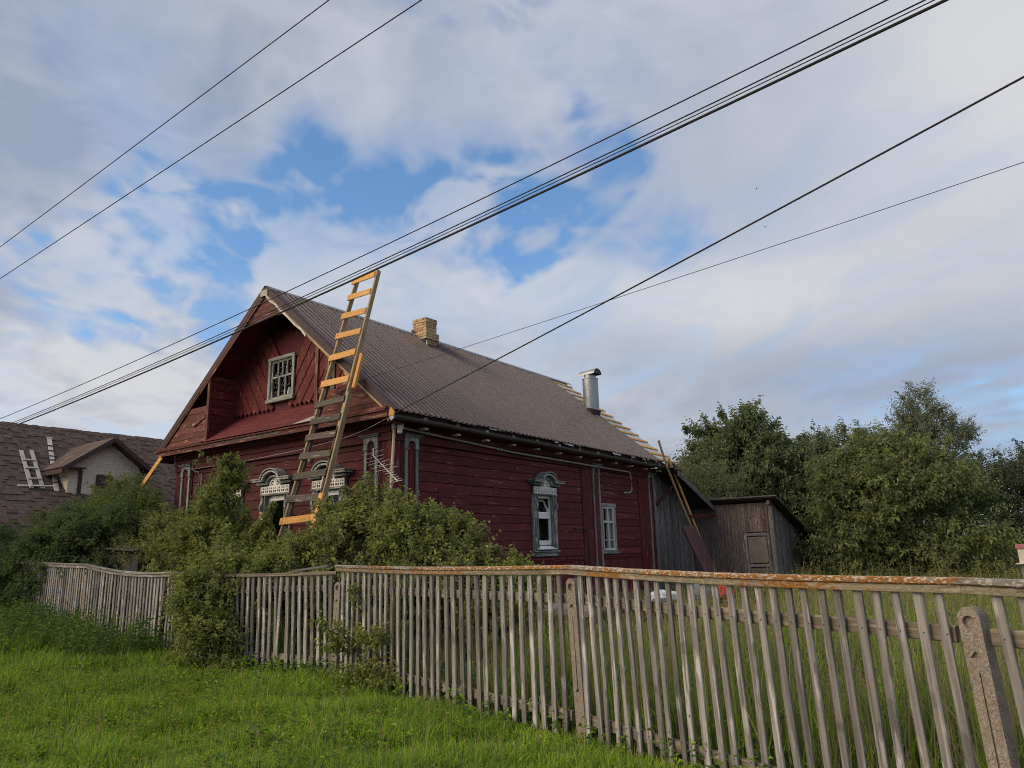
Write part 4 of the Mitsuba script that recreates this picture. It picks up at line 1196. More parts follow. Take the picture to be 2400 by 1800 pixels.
# ------------------------------------------------------------------ shed
SH = thing('shed', 'weathered plank shed with a low door and a dark roof falling to the back', 'shed')
sx, y0, y1, xb = 15.35, -2.79, 2.6, 18.75
y = y1
while y > y0 + .03:
    w = min(float(rng.uniform(.11, .17)), y - y0)
    if not (-2.62 < y - w / 2 < -1.80):
        put('board', plank([A(sx + .004 * float(rng.uniform(-1, 1)), y - w / 2, float(rng.uniform(.0, .1))), A(sx, y - w / 2 + float(rng.normal(0, .005)), 2.97)], w - .006, .026, A(0, 1, 0), 'barn_brown', .006), 'wood', parent=SH)
    else:
        put('board', plank([A(sx, y - w / 2, 1.99), A(sx, y - w / 2, 2.97)], w - .006, .026, A(0, 1, 0), 'barn_brown', .006), 'wood', parent=SH)
    y -= w
zs_ = lambda x: 2.97 - (x - sx) * .315
x = sx + .02
while x < xb:
    w = float(rng.uniform(.10, .15))
    put('board', plank([A(x + w / 2, y0, float(rng.uniform(0, .1))), A(x + w / 2, y0, zs_(x + w / 2))], w - .006, .026, A(1, 0, 0), 'barn', .006), 'wood', parent=SH)
    x += w
put('corner_board', bx(sx - .045, sx - .018, y0 - .02, y0 + .10, .0, 2.97, 'barn'), 'wood', parent=SH)
put('back_wall', bx(xb, xb + .05, y0 + .02, y1, 0, 1.95, 'barn_dark'), 'wood', parent=SH)
put('far_wall', bx(sx + .05, xb, y1 - .06, y1, 0, 1.95, 'barn_dark'), 'wood', parent=SH)
for j in range(15):
    y = y0 - .30 + .19 + j * .385
    put('roof_board', plank([A(sx - .28, y, zs_(sx - .28) + .07), A(xb + .55, y, zs_(xb + .55) + .07)], .38, .035, A(0, 1, 0), 'barn_dark'), 'wood', parent=SH)
put('roof_edge', plank([A(sx - .30, y0 - .30, zs_(sx - .3) + .10), A(sx - .30, y1 + .2, zs_(sx - .3) + .10)], .04, .05, A(0, 0, 1), 'barn'), 'wood', parent=SH)
put('roof_edge', plank([A(sx - .28, y0 - .31, zs_(sx - .28) + .04), A(xb + .55, y0 - .31, zs_(xb + .55) + .04)], .10, .03, A(0, 0, 1), 'barn_dark'), 'wood', parent=SH)
put('purlin', bx(sx - .26, sx + .1, y0 - .02, y0 + .07, 2.90, 3.02, 'barn_brown'), 'wood', parent=SH)
DO = f'{SH}__door'
for yy in (-2.60, -1.82):
    put('stile', bx(sx - .045, sx - .01, yy - .05, yy + .05, .05, 1.95, 'barn'), 'wood', parent=DO)
for z in (.10, .86, 1.90):
    put('crossbar', bx(sx - .042, sx - .012, -2.55, -1.87, z - .05, z + .05, 'barn'), 'wood', parent=DO)
put('panel', bx(sx - .03, sx - .015, -2.53, -1.89, .95, 1.82, 'door_panel'), 'wood', parent=DO)
put('panel', bx(sx - .03, sx - .015, -2.53, -1.89, .18, .78, 'door_panel'), 'wood', parent=DO)
put('backing', bx(sx + .02, sx + .05, -2.7, -1.75, 0, 2.0, 'barn_dark'), 'wood', parent=SH)
put('door_frame', bx(sx - .05, sx - .015, -1.765, -1.70, .0, 2.0, 'barn'), 'wood', parent=SH)
put('doorstep', bx(sx - .40, sx - .06, -2.65, -1.8, .0, .12, 'barn'), 'wood', parent=SH)

# ------------------------------------------------------------------ wires
def wire(name, pts, r, label, group=None, mat='wire_black'):
    k = put(name, tube(pts, r, 7), mat, smooth=50)
    tag(k, label, 'cable', group)
    return k


def span(x, ya, za, yb, zb, ext0=30, ext1=25, sag=0.0):
    s = (zb - za) / (yb - ya)
    ys = np.linspace(ya + ext0, yb - ext1, 90)
    t = (ys - yb) / (ya - yb)
    return np.stack([np.full(90, x), ys, za * t + zb * (1 - t) - sag * 4 * t * (1 - t)], 1)


wire('power_cable', span(-6.3, 1.99, 6.35, -5.55, 6.72), .0055, 'uppermost thin wire crossing the top left corner of the sky')
wire('power_cable', span(-6.3, 1.80, 5.78, -6.77, 6.08), .0055, 'second thin wire in the top left, running just below the uppermost one')
wire('power_cable', span(-4.5, 6.66, 4.47, -9.83, 5.63, sag=.12), .0065, 'single wire running a little above the cable bundle over the gable')
wire('power_cable', span(-4.5, 6.59, 4.28, -10.05, 5.50, sag=.13), .0065, 'upper thin cable of the close bundle that passes in front of the gable')
wire('power_cable', span(-4.5, 6.58, 4.245, -10.06, 5.465, sag=.13), .0048, 'thinnest cable in the middle of the close bundle')
wire('power_cable', span(-4.5, 6.56, 4.20, -10.10, 5.425, sag=.13), .0125, 'thick lowest cable of the close bundle that passes in front of the gable')
PA, PB = A(-.42, -.46, 4.20), A(-3.04, -10.64, 5.47)
wire('service_cable', cat(PA, PA + (PB - PA) * 1.35, .04, 40), .0105, 'thick black cable running from the house corner up to the right edge of the sky')
PA, PB = A(-.43, .68, 4.99), A(-.90, -10.64, 5.65)
wire('service_wire', cat(PA, PA + (PB - PA) * 1.3, .05, 40), .0045, 'very thin wire crossing the brown roof and the pale sky at right')
wire('house_wire', [A(-.42, -.40, 4.16), A(-.42, .30, 3.98), A(-.41, .92, 3.885), A(-.35, 2.4, 3.80), A(-.28, 4.6, 3.755), A(-.12, 6.95, 3.79)], .005, 'thin pale wire slung along the street wall under the eave', mat='pipe_grey')

# two small birds high over the yard
for i, (p, label) in enumerate(((CAM + unit(FWD * 1674.6 + np.cross(FWD, UPV) * 573 + UPV * 458) * 60, 'small dark bird flying in the pale sky, the upper of two'), (CAM + unit(FWD * 1674.6 + np.cross(FWD, UPV) * 593 + UPV * 368) * 70, 'small dark bird flying in the pale sky, the lower of two'))):
    m = trimesh.creation.icosphere(2, 1.0)
    v = np.array(m.vertices) * A(.15, .045, .05)
    wing = np.array([[.05, 0, 0], [-.06, 0, .01], [-.10, .20, .10], [-.02, .22, .11], [.05, 0, .01], [-.06, 0, .02], [-.10, -.20, .10], [-.02, -.22, .11], [-.13, 0, 0], [-.26, .05, 0], [-.26, -.05, 0]])
    wf = np.array([[0, 1, 2], [0, 2, 3], [4, 6, 5], [4, 7, 6], [8, 9, 10]])
    m = join([(v, np.array(m.faces)), (wing, wf)])
    k = put('bird', (m[0] @ np.array([[.6, .2, .5], [-.3, .9, .1], [-.5, -.2, .8]]) + p, m[1]), 'wire_black')
    tag(k, label, 'bird', 'birds over the yard')

# ------------------------------------------------------------------ neighbour's house
NH = thing('neighbour_house', 'neighbouring house with brown shingled roof and a beige dormer, left of the red house', 'house')
rng = np.random.default_rng(33)
NRY, NRZ, SLOPE = 17.0, 6.12, .70
NX0, NX1 = -9.0, 9.5
nz = lambda y: NRZ - SLOPE * abs(NRY - y)
cosn = 1 / math.hypot(1, SLOPE)
put('wall', bx(NX0 + .6, NX1 - .4, 11.9, 22.1, 0, 2.2, 'hide'), 'siding', parent=NH)
put('roof_deck', (np.array([[NX0, 11.0, nz(11.0) - .02], [NX1, 11.0, nz(11.0) - .02], [NX1, NRY, NRZ - .02], [NX0, NRY, NRZ - .02], [NX0, 23.0, nz(23.0) - .02], [NX1, 23.0, nz(23.0) - .02]]), np.array([[0, 1, 2], [0, 2, 3], [3, 2, 5], [3, 5, 4]]), np.tile([5.0, 0], (6, 1))), 'shingle', parent=NH)
put('gable_wall', join([(np.array([[x, 11.9, 2.1], [x, 22.1, 2.1], [x, NRY, NRZ - .1]]), np.array([[0, 1, 2]])) for x in (NX0 + .6, NX1 - .4)]), 'siding', parent=NH)
NRF = f'{NH}__roof'
# laminated shingles: courses of tabs of uneven width, some doubled up
course = .165
rows = int((NRY - 11.0) / (course * cosn))
near, far = [], []
up = unit(A(0, 1, SLOPE))
nn_ = unit(A(0, -SLOPE, 1))
for r_ in range(rows):
    y = NRY - (r_ + 1) * course * cosn
    x = NX0 + float(rng.uniform(0, .3))
    while x < 5.2:
        w = float(rng.uniform(.12, .27))
        tall = float(rng.uniform(0, 1)) < .42
        c = A(x + w / 2, y, nz(y) + .012) + nn_ * (.020 if tall else .002)
        m = plank([c - up * (.004 if tall else -.02), c + up * course * 1.05], w - .006, .020 if tall else .008, A(1, 0, 0), 'hide', .001)
        m = (m[0], m[1], np.tile([float(rng.integers(0, 400)) + (0 if not tall else .0), 0], (len(m[0]), 1)))
        (near if -2.4 < x < 2.6 and y > 13.2 else far).append((m, tall))
        x += w
near.sort(key=lambda q: -q[0][0][:, 2].max())
pick = [q[0] for q in near if q[1]][:290]
rest = [q[0] for q in near if q[1]][290:] + [q[0] for q in near if not q[1]] + [q[0] for q in far]
for m in pick:
    put('shingle', m, 'shingle', parent=NRF)
put('shingle_field', join(rest), 'shingle', parent=NRF, kind='stuff')
x = NX0
while x < NX1:
    for sgn in (1, -1):
        m = plank([A(x, NRY - sgn * .09, NRZ - .05), A(x + .30, NRY - sgn * .09, NRZ - .03)], .21, .016, A(0, sgn, SLOPE), 'hide', .002)
        put('ridge_tile', (m[0], m[1], np.tile([float(rng.integers(0, 400)), 0], (len(m[0]), 1))), 'shingle', parent=NRF)
    x += .29
put('eave_trim', bx(NX0, NX1, 10.96, 10.99, nz(11) - .16, nz(11) - .0, 'barn_dark'), 'brown_trim', parent=NRF)
# dormer
DM = f'{NH}__dormer'
dc, dz, dh, dy = .76, 5.36, 1.28, 13.0          # ridge x, height, half width to the eaves, front
dzb = 4.43
fz = lambda x: dz - abs(x - dc) * (dz - dzb) / dh
put('front', extrude(sg.Polygon([(dc - 1.10, 2.9), (dc + 1.02, 2.9), (dc + 1.02, 4.50), (dc, 5.25), (dc - 1.10, 4.45)]), .06, lambda v: np.stack([v[:, 0], dy + .36 + v[:, 2], v[:, 1]], 1)), 'siding', parent=DM)
for j in range(17):
    z = 3.2 + j * .118
    half = min(1.04, (5.25 - z - .05) / (dz - dzb) * dh)
    if half > .06:
        put('siding_board', plank([A(dc - half - .05, dy + .352, z), A(dc + half - .0, dy + .352, z)], .116, .012, A(0, .05, 1), 'hide', .002), 'siding', parent=DM)
put('soffit_return', bx(dc - 1.42, dc - .74, dy + .02, dy + .36, 4.33, 4.37, 'barn_dark'), 'brown_trim', parent=DM)
put('soffit_return', bx(dc + .92, dc + 1.30, dy + .02, dy + .36, 4.28, 4.32, 'barn_dark'), 'brown_trim', parent=DM)
put('window_frame', bx(dc - .30, dc + .18, dy + .30, dy + .345, 3.2, 4.22, 'barn_dark'), 'brown_trim', parent=DM)
put('corner_trim', bx(dc - .82, dc - .72, dy + .30, dy + .35, 3.1, 4.30, 'barn_dark'), 'brown_trim', parent=DM)
for s in (-1, 1):
    e = 1.42 if s == -1 else 1.32
    yb = 15.9
    P = [A(dc, dy, dz), A(dc + s * e, dy, fz(dc + s * e)), A(dc + s * e, yb, fz(dc + s * e)), A(dc, yb + .3, dz)]
    put('slope', (np.array(P) - A(0, 0, .01), np.array([[0, 1, 2], [0, 2, 3]]), np.tile([7.0, 0], (4, 1))), 'shingle', parent=DM)
    put('barge_board', plank([A(dc, dy - .02, dz - .05), A(dc + s * e, dy - .02, fz(dc + s * e) - .05)], .13, .03, A(0, 0, 1), 'barn_dark', .003), 'brown_trim', parent=DM)
    put('soffit', plank([A(dc, dy + .18, dz - .09), A(dc + s * e, dy + .18, fz(dc + s * e) - .09)], .35, .02, A(0, 1, 0), 'barn_dark', .003), 'brown_trim', parent=DM)
    if s == -1:
        put('eave_fascia', plank([A(dc - e, dy, fz(dc - e) - .10), A(dc - e, 14.6, fz(dc - e) - .10)], .14, .03, A(0, 0, 1), 'barn_dark', .003), 'brown_trim', parent=DM)
        put('cheek', bx(dc - 1.08, dc - 1.03, dy + .4, 15.0, 3.2, 4.4, 'hide'), 'siding', parent=DM)
    ln = math.hypot(e, dz - fz(dc + s * e))
    dn = unit(A(s * e, 0, fz(dc + s * e) - dz))
    for j in range(8):
        y = dy + .02
        while y < 15.2 - .25 * j * 0:
            w = float(rng.uniform(.16, .4))
            c = A(dc, y + w / 2, dz + .012) + dn * (ln * (j + .5) / 8)
            m = plank([c - dn * ln / 16 * 1.05, c + dn * ln / 16 * 1.15], w - .006, .012 + .008 * (rng.uniform() < .4), A(0, 1, 0), 'hide', .001)
            put('shingle', (m[0], m[1], np.tile([float(rng.integers(0, 400)), 0], (len(m[0]), 1))), 'shingle', parent=DM) if s == -1 and y < 14.8 else None
            y += w
# ladders lying on the shingles
R = lambda x, y, o=.06: A(x, y, nz(y)) + nn_ * o
RL = thing('roof_ladder', 'short pale two-railed ladder lying on the neighbour\'s brown shingles', 'ladder')
put('rail', plank([R(-.96, 15.39), R(-1.24, 13.5)], .11, .03, A(1, 0, 0), 'white_board'), 'wood', parent=RL)
put('rail', plank([R(-.66, 15.43), R(-.94, 13.5)], .11, .03, A(1, 0, 0), 'white_board'), 'wood', parent=RL)
for y, x in ((14.84, -.91), (14.43, -.96), (13.9, -1.03), (13.55, -1.08)):
    put('rung', plank([R(x - .19, y, .10), R(x + .17, y + .02, .10)], .06, .03, up, 'white_board'), 'wood', parent=RL)
RB = thing('roof_ladder', 'long single pale board with cross cleats lying upright on the neighbour\'s shingles', 'ladder')
put('board', plank([R(.115, 16.23), R(-.60, 13.4)], .13, .03, A(1, 0, 0), 'white_board'), 'wood', parent=RB)
for t in (.0, .17, .27, .37, .45, .54, .70, .86):
    c = R(.115 - .715 * t, 16.23 - 2.83 * t, .09)
    put('cleat', plank([c - A(.10, 0, 0), c + A(.10, 0, 0)], .045, .025, up, 'old_rung' if t else 'white_board'), 'wood', parent=RB)
k = put('foot_board', plank([R(-1.56, 13.60, .05), R(-.52, 13.66, .05)], .07, .03, up, 'white_board'), 'wood')
tag(k, 'pale board lying level at the foot of the neighbour\'s roof ladders', 'board')

# ------------------------------------------------------------------ things lying in the yard
SS = thing('slate_stack', 'stack of grey corrugated slates lying on logs in the yard', 'slates')
for j in range(3):
    prof = []
    u = np.linspace(0, 1.15, 40)
    h = .022 * np.sin(u * 2 * np.pi / .15) + .034 * j
    c, ea, eb = A(.95, -3.75, .46), unit(A(.9, .35, .06)), unit(A(-.35, .9, .10))
    V = np.concatenate([np.stack([c + ea * a + eb * b + A(0, 0, hh) + ea * .03 * j for a, hh in zip(u, h)]) for b in (0, 1.2)] + [np.stack([c + ea * a + eb * b + A(0, 0, hh - .008) + ea * .03 * j for a, hh in zip(u, h)]) for b in (0, 1.2)])
    i = np.arange(39)
    put('slate', (V, np.vstack([np.stack([i, i + 1, i + 41], 1), np.stack([i, i + 41, i + 40], 1), np.stack([i + 80, i + 120, i + 121], 1), np.stack([i + 80, i + 121, i + 81], 1), np.stack([i, i + 80, i + 81], 1), np.stack([i, i + 81, i + 1], 1)])), 'slate', parent=SS)


def log(label, p0, p1, r, p='log', name='log', catg='log', group=None):
    m = tube(np.linspace(p0, p1, 4), [r, r * 1.04, r * .97, r], 10)
    k = put(name, wooden(m, p, int(np.argmax(np.abs(p1 - p0)))), 'wood', smooth=True)
    tag(k, label, catg, group)


log('log under the near end of the grey slates', A(1.0, -3.9, .20), A(2.3, -3.2, .22), .13)
log('log under the far end of the grey slates', A(.8, -3.1, .20), A(2.0, -2.5, .26), .13)
log('long thin log lying beside the slate stack towards the house', A(2.2, -2.6, .35), A(4.2, -2.9, .36), .12)
TP = thing('timber_pile', 'untidy pile of old brown boards in the yard below the shed', 'timber')
rng = np.random.default_rng(8)
for j in range(26):
    c = A(5.6, -3.3, .04) + A(float(rng.uniform(-1.9, 1.9)), float(rng.uniform(-.8, .8)), .045 * (j // 3))
    a = float(rng.normal(.25, .16))
    l = float(rng.uniform(.7, 1.7))
    e = A(math.cos(a), math.sin(a), float(rng.normal(0, .05)))
    put('board', plank([c - e * l / 2, c + e * l / 2], float(rng.uniform(.08, .16)), .035, A(-math.sin(a), math.cos(a), 0), ('log', 'old_rung', 'red_bare', 'stud')[j % 4]), 'wood', parent=TP)


def rag(name, c, s, bsdf, label, catg, seed):
    m = trimesh.creation.icosphere(3, 1.0)
    v = np.array(m.vertices)
    v = v * (1 + .55 * (meshkit.fbm(v * 2.2 + seed, 4, seed)[:, None] - .5)) * A(*s)
    v[:, 2] = np.maximum(v[:, 2], -s[2] * .55)
    k = put(name, (v + c, np.array(m.faces)), bsdf, smooth=True)
    tag(k, label, catg)


rag('white_sack', A(5.05, -3.25, .52), (.62, .30, .13), 'white_bag', 'white plastic sack lying on the timber pile', 'sack', 3)
rag('red_jacket', A(6.55, -4.05, .50), (.45, .30, .20), 'red_cloth', 'red garment heaped on the boards near the shed door', 'clothes', 7)
rag('grey_cloth', A(5.75, -3.85, .55), (.26, .22, .22), 'blue_cloth', 'blue grey cloth lying left of the red garment', 'cloth', 9)
for j, (x, y, z, l, lab) in enumerate(((3.55, -4.95, .36, .55, 'fresh orange offcut board on top of the small pile near the fence'), (3.75, -5.10, .32, .6, 'fresh orange offcut board lying lower and to the right in the small pile'))):
    k = put('offcut_board', plank([A(x, y + .25, z), A(x + .12, y - l + .25, z + .02)], .20, .04, A(.8, .1, .65), 'fresh'), 'wood')
    tag(k, lab, 'offcut')
log('short grey log under the fresh offcuts', A(3.5, -4.5, .18), A(3.9, -5.5, .20), .12)
# dark box behind the hedge at left
DB = thing('lidded_box', 'dark box with a raised lid showing between the bushes above the fence', 'box')
put('wall', bx(-2.40, -2.36, 4.75, 5.95, .6, 1.72, 'barn_dark'), 'dark_metal', parent=DB)
put('wall', bx(-2.34, -1.5, 4.75, 4.79, .6, 1.72, 'barn_dark'), 'dark_metal', parent=DB)
put('lid', plank([A(-2.1, 4.65, 1.80), A(-2.1, 6.02, 1.875)], .9, .03, A(1, 0, .05), 'barn_dark'), 'dark_metal', parent=DB)
# beehive at the right edge
BH = thing('beehive', 'cream beehive box with a pinkish lid at the right edge beyond the fence', 'beehive')
bc = A(10.25, -9.90, 0)
put('lid', bx(bc[0] - .30, bc[0] + .30, bc[1] - .30, bc[1] + .26, 1.335, 1.425, 'hide', .01), 'pink_paint', parent=BH)
put('body', bx(bc[0] - .27, bc[0] + .27, bc[1] - .27, bc[1] + .23, 1.02, 1.335, 'hide', .01), 'cream_paint', parent=BH)
put('landing_board', bx(bc[0] - .33, bc[0] - .2, bc[1] - .30, bc[1] + .30, .995, 1.02, 'hide', .005), 'cream_paint', parent=BH)
put('stand', bx(bc[0] - .24, bc[0] + .24, bc[1] - .24, bc[1] + .22, .0, .99, 'barn', .01), 'wood', parent=BH)
# far grey fence
FF = thing('far_fence', 'grey slate fence low between the shed and the big tree', 'fence')
for j in range(7):
    y = -.2 - j * .42
    put('panel', bx(28.9, 28.92, y - .41, y, -.1, .76 - .01 * (j % 3), 'barn', .003), 'slate', parent=FF)

# ------------------------------------------------------------------ foliage
def leaves(S, D, L, nl, size, rng, kind, mixk=None, aspect=.55, droop=.25, spread=1.0, fold=.18):
    """nl leaves along every shoot S + D * L."""
    n = len(S)
    t = np.tile(np.linspace(.12, 1.0, nl), (n, 1)) + rng.normal(0, .05, (n, nl))
    D = unit(D)
    ref = np.where(np.abs(D[:, 2:]) < .9, A(0, 0, 1), A(1, 0, 0))
    a = unit(np.cross(D, ref)); b = np.cross(D, a)
    az = np.arange(nl) * 2.4 + rng.uniform(0, 6.28, (n, 1)) + rng.normal(0, .3, (n, nl))
    rad = np.cos(az)[..., None] * a[:, None] + np.sin(az)[..., None] * b[:, None]
    p = S[:, None] + D[:, None] * (L[:, None] * t)[..., None]
    ld = unit(D[:, None] * .55 + rad * spread + rng.normal(0, .22, (n, nl, 3)) + A(0, 0, .05))
    side = unit(np.cross(ld, A(0, 0, 1) + rng.normal(0, .27, (n, nl, 3))))
    nr = np.cross(side, ld)
    sz = size * rng.uniform(.6, 1.2, (n, nl, 1)) * (1 - .35 * t[..., None].clip(0, 1) ** 3)
    q0 = p
    q2 = p + ld * sz - A(0, 0, droop) * sz
    mid = p + ld * sz * .48
    w = sz * aspect * .5
    q1 = mid + side * w + nr * sz * fold
    q3 = mid - side * w + nr * sz * fold
    V = np.stack([q0, q1, q2, q3], 2).reshape(-1, 3)
    m = n * nl
    i = np.arange(m) * 4
    F = np.vstack([np.stack([i, i + 1, i + 2], 1), np.stack([i, i + 2, i + 3], 1)])
    k = np.full((n, nl), kind)
    if mixk is not None:
        k2, frac, tipbias = mixk
        sel = rng.uniform(0, 1, (n, nl)) < frac * (tipbias * t.clip(0, 1) ** 2 * 2 + (1 - tipbias))
        k = np.where(sel, k2, k)
    sh = rng.uniform(0, 1, (n, 1))
    ux = k * 10 + 9 * np.clip(.55 * sh + .45 * rng.uniform(0, 1, (n, nl)), 0, 1)
    U = np.repeat(np.stack([ux.ravel(), np.repeat(rng.uniform(0, 1, n), nl) * .6 + .4 * rng.uniform(0, 1, m)], 1), 4, 0)
    return V, F, U


def lobe_shoots(lobes, n, rng, thick=.22, up=.5, rough=.35, cl=.2, per=16):
    """Shoots in bouquets: bouquet centres lie near the lobes' surfaces, with gaps between them."""
    lob = np.array(lobes, float)
    area = (lob[:, 3] * lob[:, 4] + lob[:, 3] * lob[:, 5] + lob[:, 4] * lob[:, 5])
    S, D = [], []
    have, need = 0, max(3, int(n * .82 / per)) + 3
    while have < need:
        m = need * 2
        c = rng.choice(len(lob), size=m, p=area / area.sum())
        v = unit(rng.normal(0, 1, (m, 3)))
        r = 1 - np.abs(rng.normal(0, thick, m))
        p = lob[c, :3] + v * lob[c, 3:] * r[:, None]
        p = p + v * lob[c, 3:] * (rough * (meshkit.fbm(p * 1.7 / np.mean(lob[:, 3:]), 3, 3) - .5))[:, None]
        inside = np.zeros(m, bool)
        for q in lob:
            inside |= (((p - q[:3]) / q[3:]) ** 2).sum(1) < .42
        ok = ~inside & (p[:, 2] > .08) & (r > .25)
        S.append(p[ok]); D.append(unit(v[ok] / lob[c[ok], 3:] * lob[c[ok], 3:].mean() + A(0, 0, up)))
        have += ok.sum()
    C, N = np.vstack(S)[:need], np.vstack(D)[:need]
    sz = rng.gamma(3.0, 1 / 3.0, need)
    j = rng.choice(need, n, p=sz / sz.sum())
    rc = cl * (.6 + .5 * sz[j])[:, None]
    q = unit(rng.normal(0, 1, (n, 3)))
    q = unit(q + N[j] * .8)
    P = C[j] + q * rc * rng.uniform(.1, .9, (n, 1))
    d = unit(q * .9 + N[j] * .5 + A(0, 0, up * .7) + rng.normal(0, .25, (n, 3)))
    loose = rng.uniform(0, 1, n) < .15
    P[loose] = C[j[loose]] - N[j[loose]] * rc[loose] * rng.uniform(.5, 3.0, (loose.sum(), 1)) + rng.normal(0, cl, (loose.sum(), 3))
    P[:, 2] = np.maximum(P[:, 2], .06)
    return P, d


def sprays(lobes, m, length, nshoot, rng, up=.8):
    """Long single branches that break the outline: start points, directions and the branch lines."""
    lob = np.array(lobes, float)
    S, D, lines = [], [], []
    w = lob[:, 3] * lob[:, 5]
    for _ in range(m):
        q = lob[rng.choice(len(lob), p=w / w.sum())]
        v = unit(rng.normal(0, 1, 3) + A(0, 0, up))
        v[2] = abs(v[2])
        a = q[:3] + v * q[3:] * .75
        d = unit(v + A(0, 0, .5) + rng.normal(0, .25, 3))
        l = length * rng.uniform(.5, 1.2)
        b = a + v * q[3:] * .2 + d * l
        lines.append(np.array([a, a * .5 + b * .5 + rng.normal(0, .06 * l, 3), b]))
        t = rng.uniform(.1, 1, nshoot)[:, None]
        S.append(a * (1 - t) + b * t); D.append(unit(d + rng.normal(0, .7, (nshoot, 3))))
    return np.vstack(S), np.vstack(D), lines


def bush(name, label, catg, lobes, n, nl, size, kind, seed, mixk=None, L=(.18, .4), group=None, thick=.22, up=.5, stems=6, foot=None, rough=.35, aspect=.55, droop=.25, extra=None, cl=.17, per=16, tone=None, lsize=None, twigs=140):
    kind, size = kind if tone is None else tone, lsize or size
    rng = np.random.default_rng(seed)
    k = thing(name, label, catg, group)
    S, D = lobe_shoots(lobes, n, rng, thick, up, rough, cl, per)
    ms = [leaves(S, D, rng.uniform(*L, n), nl, size, rng, kind, mixk, aspect, droop)]
    s1, d1, ln = sprays(lobes, 5 * len(lobes), .42, 9, rng)
    ms.append(leaves(s1, d1, rng.uniform(.08, .18, len(s1)), nl, size, rng, kind, mixk, aspect, droop))
    tw = [tube(q, [.008, .005, .003], 4, False) for q in ln]
    pick = rng.choice(n, min(n, twigs), replace=False)
    lob = np.array(lobes, float)
    foot = A(*(lob[:, :2].mean(0) if foot is None else foot), 0)
    foot[2] = ground_z(*foot[:2]) - .03
    for i in pick:
        c = lob[np.argmin(((lob[:, :3] - S[i]) ** 2).sum(1)), :3]
        tw.append(tube([S[i] * .35 + c * .65, S[i] * .8 + c * .2, S[i] + D[i] * L[1] * .8], [.010, .007, .003], 4, False))
    if extra is not None:
        for pts, nn, ll in extra:
            pts = np.array(pts, float)
            tt_ = rng.uniform(0, 1, nn)
            seg = np.interp(tt_, np.linspace(0, 1, len(pts)), np.arange(len(pts)))
            s0 = np.stack([np.interp(seg, np.arange(len(pts)), pts[:, j]) for j in range(3)], 1)
            wdt = (1 - tt_ * .75)[:, None]
            d_ = unit(np.concatenate([rng.normal(0, 1, (nn, 2)), rng.uniform(.2, 1.1, (nn, 1))], 1))
            ms.append(leaves(s0, d_, ll * rng.uniform(.5, 1, nn) * wdt[:, 0], nl, size, rng, kind, mixk, aspect, droop))
            tw.append(tube(np.vstack([pts]), np.linspace(.012, .004, len(pts)), 5, False))
    put('foliage', join(ms), 'leaf', parent=k)
    for q in lob:
        for _ in range(max(1, stems // len(lob))):
            j = rng.normal(0, .12, 3) * A(1, 1, 0)
            tw.append(tube([foot + j, foot * .5 + q[:3] * .5 + j + A(0, 0, -.1), q[:3] + A(0, 0, q[5] * .5)], [.016, .012, .006], 5, False))
    put('stems', join(tw), 'bark', parent=k)
    return k


# hedge of bushes between the fence and the street wall (x about -2)
RG = 'bushes of the hedge in front of the house'
RO = dict(kind=0, mixk=(1, .30, .75), nl=9, size=.070, L=(.12, .30), aspect=.62)
bush('hedge_bush', 'rose bush with a tall spire of shoots rising before the far street window', 'bush', [(-2.1, 2.5, 1.35, .75, .85, 1.05), (-2.3, 1.6, 1.1, .7, .75, .85), (-2.2, 3.3, 1.2, .7, .8, .9), (-2.1, 2.55, 2.3, .40, .42, .55), (-1.95, 2.62, 2.85, .24, .26, .36), (-1.9, 2.66, 3.22, .16, .20, .24)], 2700, seed=41, group=RG, tone=0, lsize=0.086,
     extra=[([(-2.05, 2.5, 2.2), (-2.03, 2.5, 2.9), (-2.0, 2.48, 3.3), (-1.98, 2.45, 3.52)], 190, .38), ([(-2.1, 1.5, 1.7), (-2.0, 1.2, 2.2), (-1.95, .95, 2.55)], 70, .26), ([(-2.2, 3.3, 2.0), (-2.1, 3.5, 2.5)], 50, .26), ([(-2.0, 2.9, 2.4), (-1.98, 3.05, 2.95)], 40, .22)], stems=8, **RO)
bush('hedge_bush', 'leafy rose bush at the foot of the ladder', 'bush', [(-2.0, 0.35, 0.94, 0.75, 0.85, 0.7), (-2.3, -0.35, 0.9, 0.7, 0.7, 0.66), (-1.9, 0.9, 1.07, 0.6, 0.6, 0.59)], 2040, seed=42, group=RG, tone=0, lsize=0.101, extra=[([(-2, .9, 1.5), (-1.95, 1.1, 1.9), (-1.9, 1.2, 2.15)], 60, .28)], **RO)
bush('hedge_bush', 'tallest rounded rose bush, right of the ladder foot', 'bush', [(-2.0, -1.15, 1.35, .75, .75, 1.0), (-2.2, -1.75, 1.35, .7, .7, .95), (-1.8, -1.35, 1.9, .45, .5, .62)], 2244, seed=43, group=RG, tone=4, lsize=0.091, extra=[([(-1.9, -1.2, 2.2), (-1.85, -1.15, 2.55), (-1.85, -1.12, 2.72)], 60, .25), ([(-2, -1.9, 2.1), (-1.95, -2.0, 2.45)], 40, .22)], **RO)
bush('hedge_bush', 'rose bush with upright sprays just left of the house corner', 'bush', [(-2.1, -2.5, 1.25, .7, .7, .88), (-2.2, -3.1, 1.1, .65, .7, .85)], 1700, seed=44, group=RG, tone=0, lsize=0.081, extra=[([(-2, -2.6, 1.9), (-2, -2.75, 2.28)], 50, .22), ([(-1.95, -3.0, 1.7), (-1.9, -3.15, 2.18)], 50, .22)], **RO)
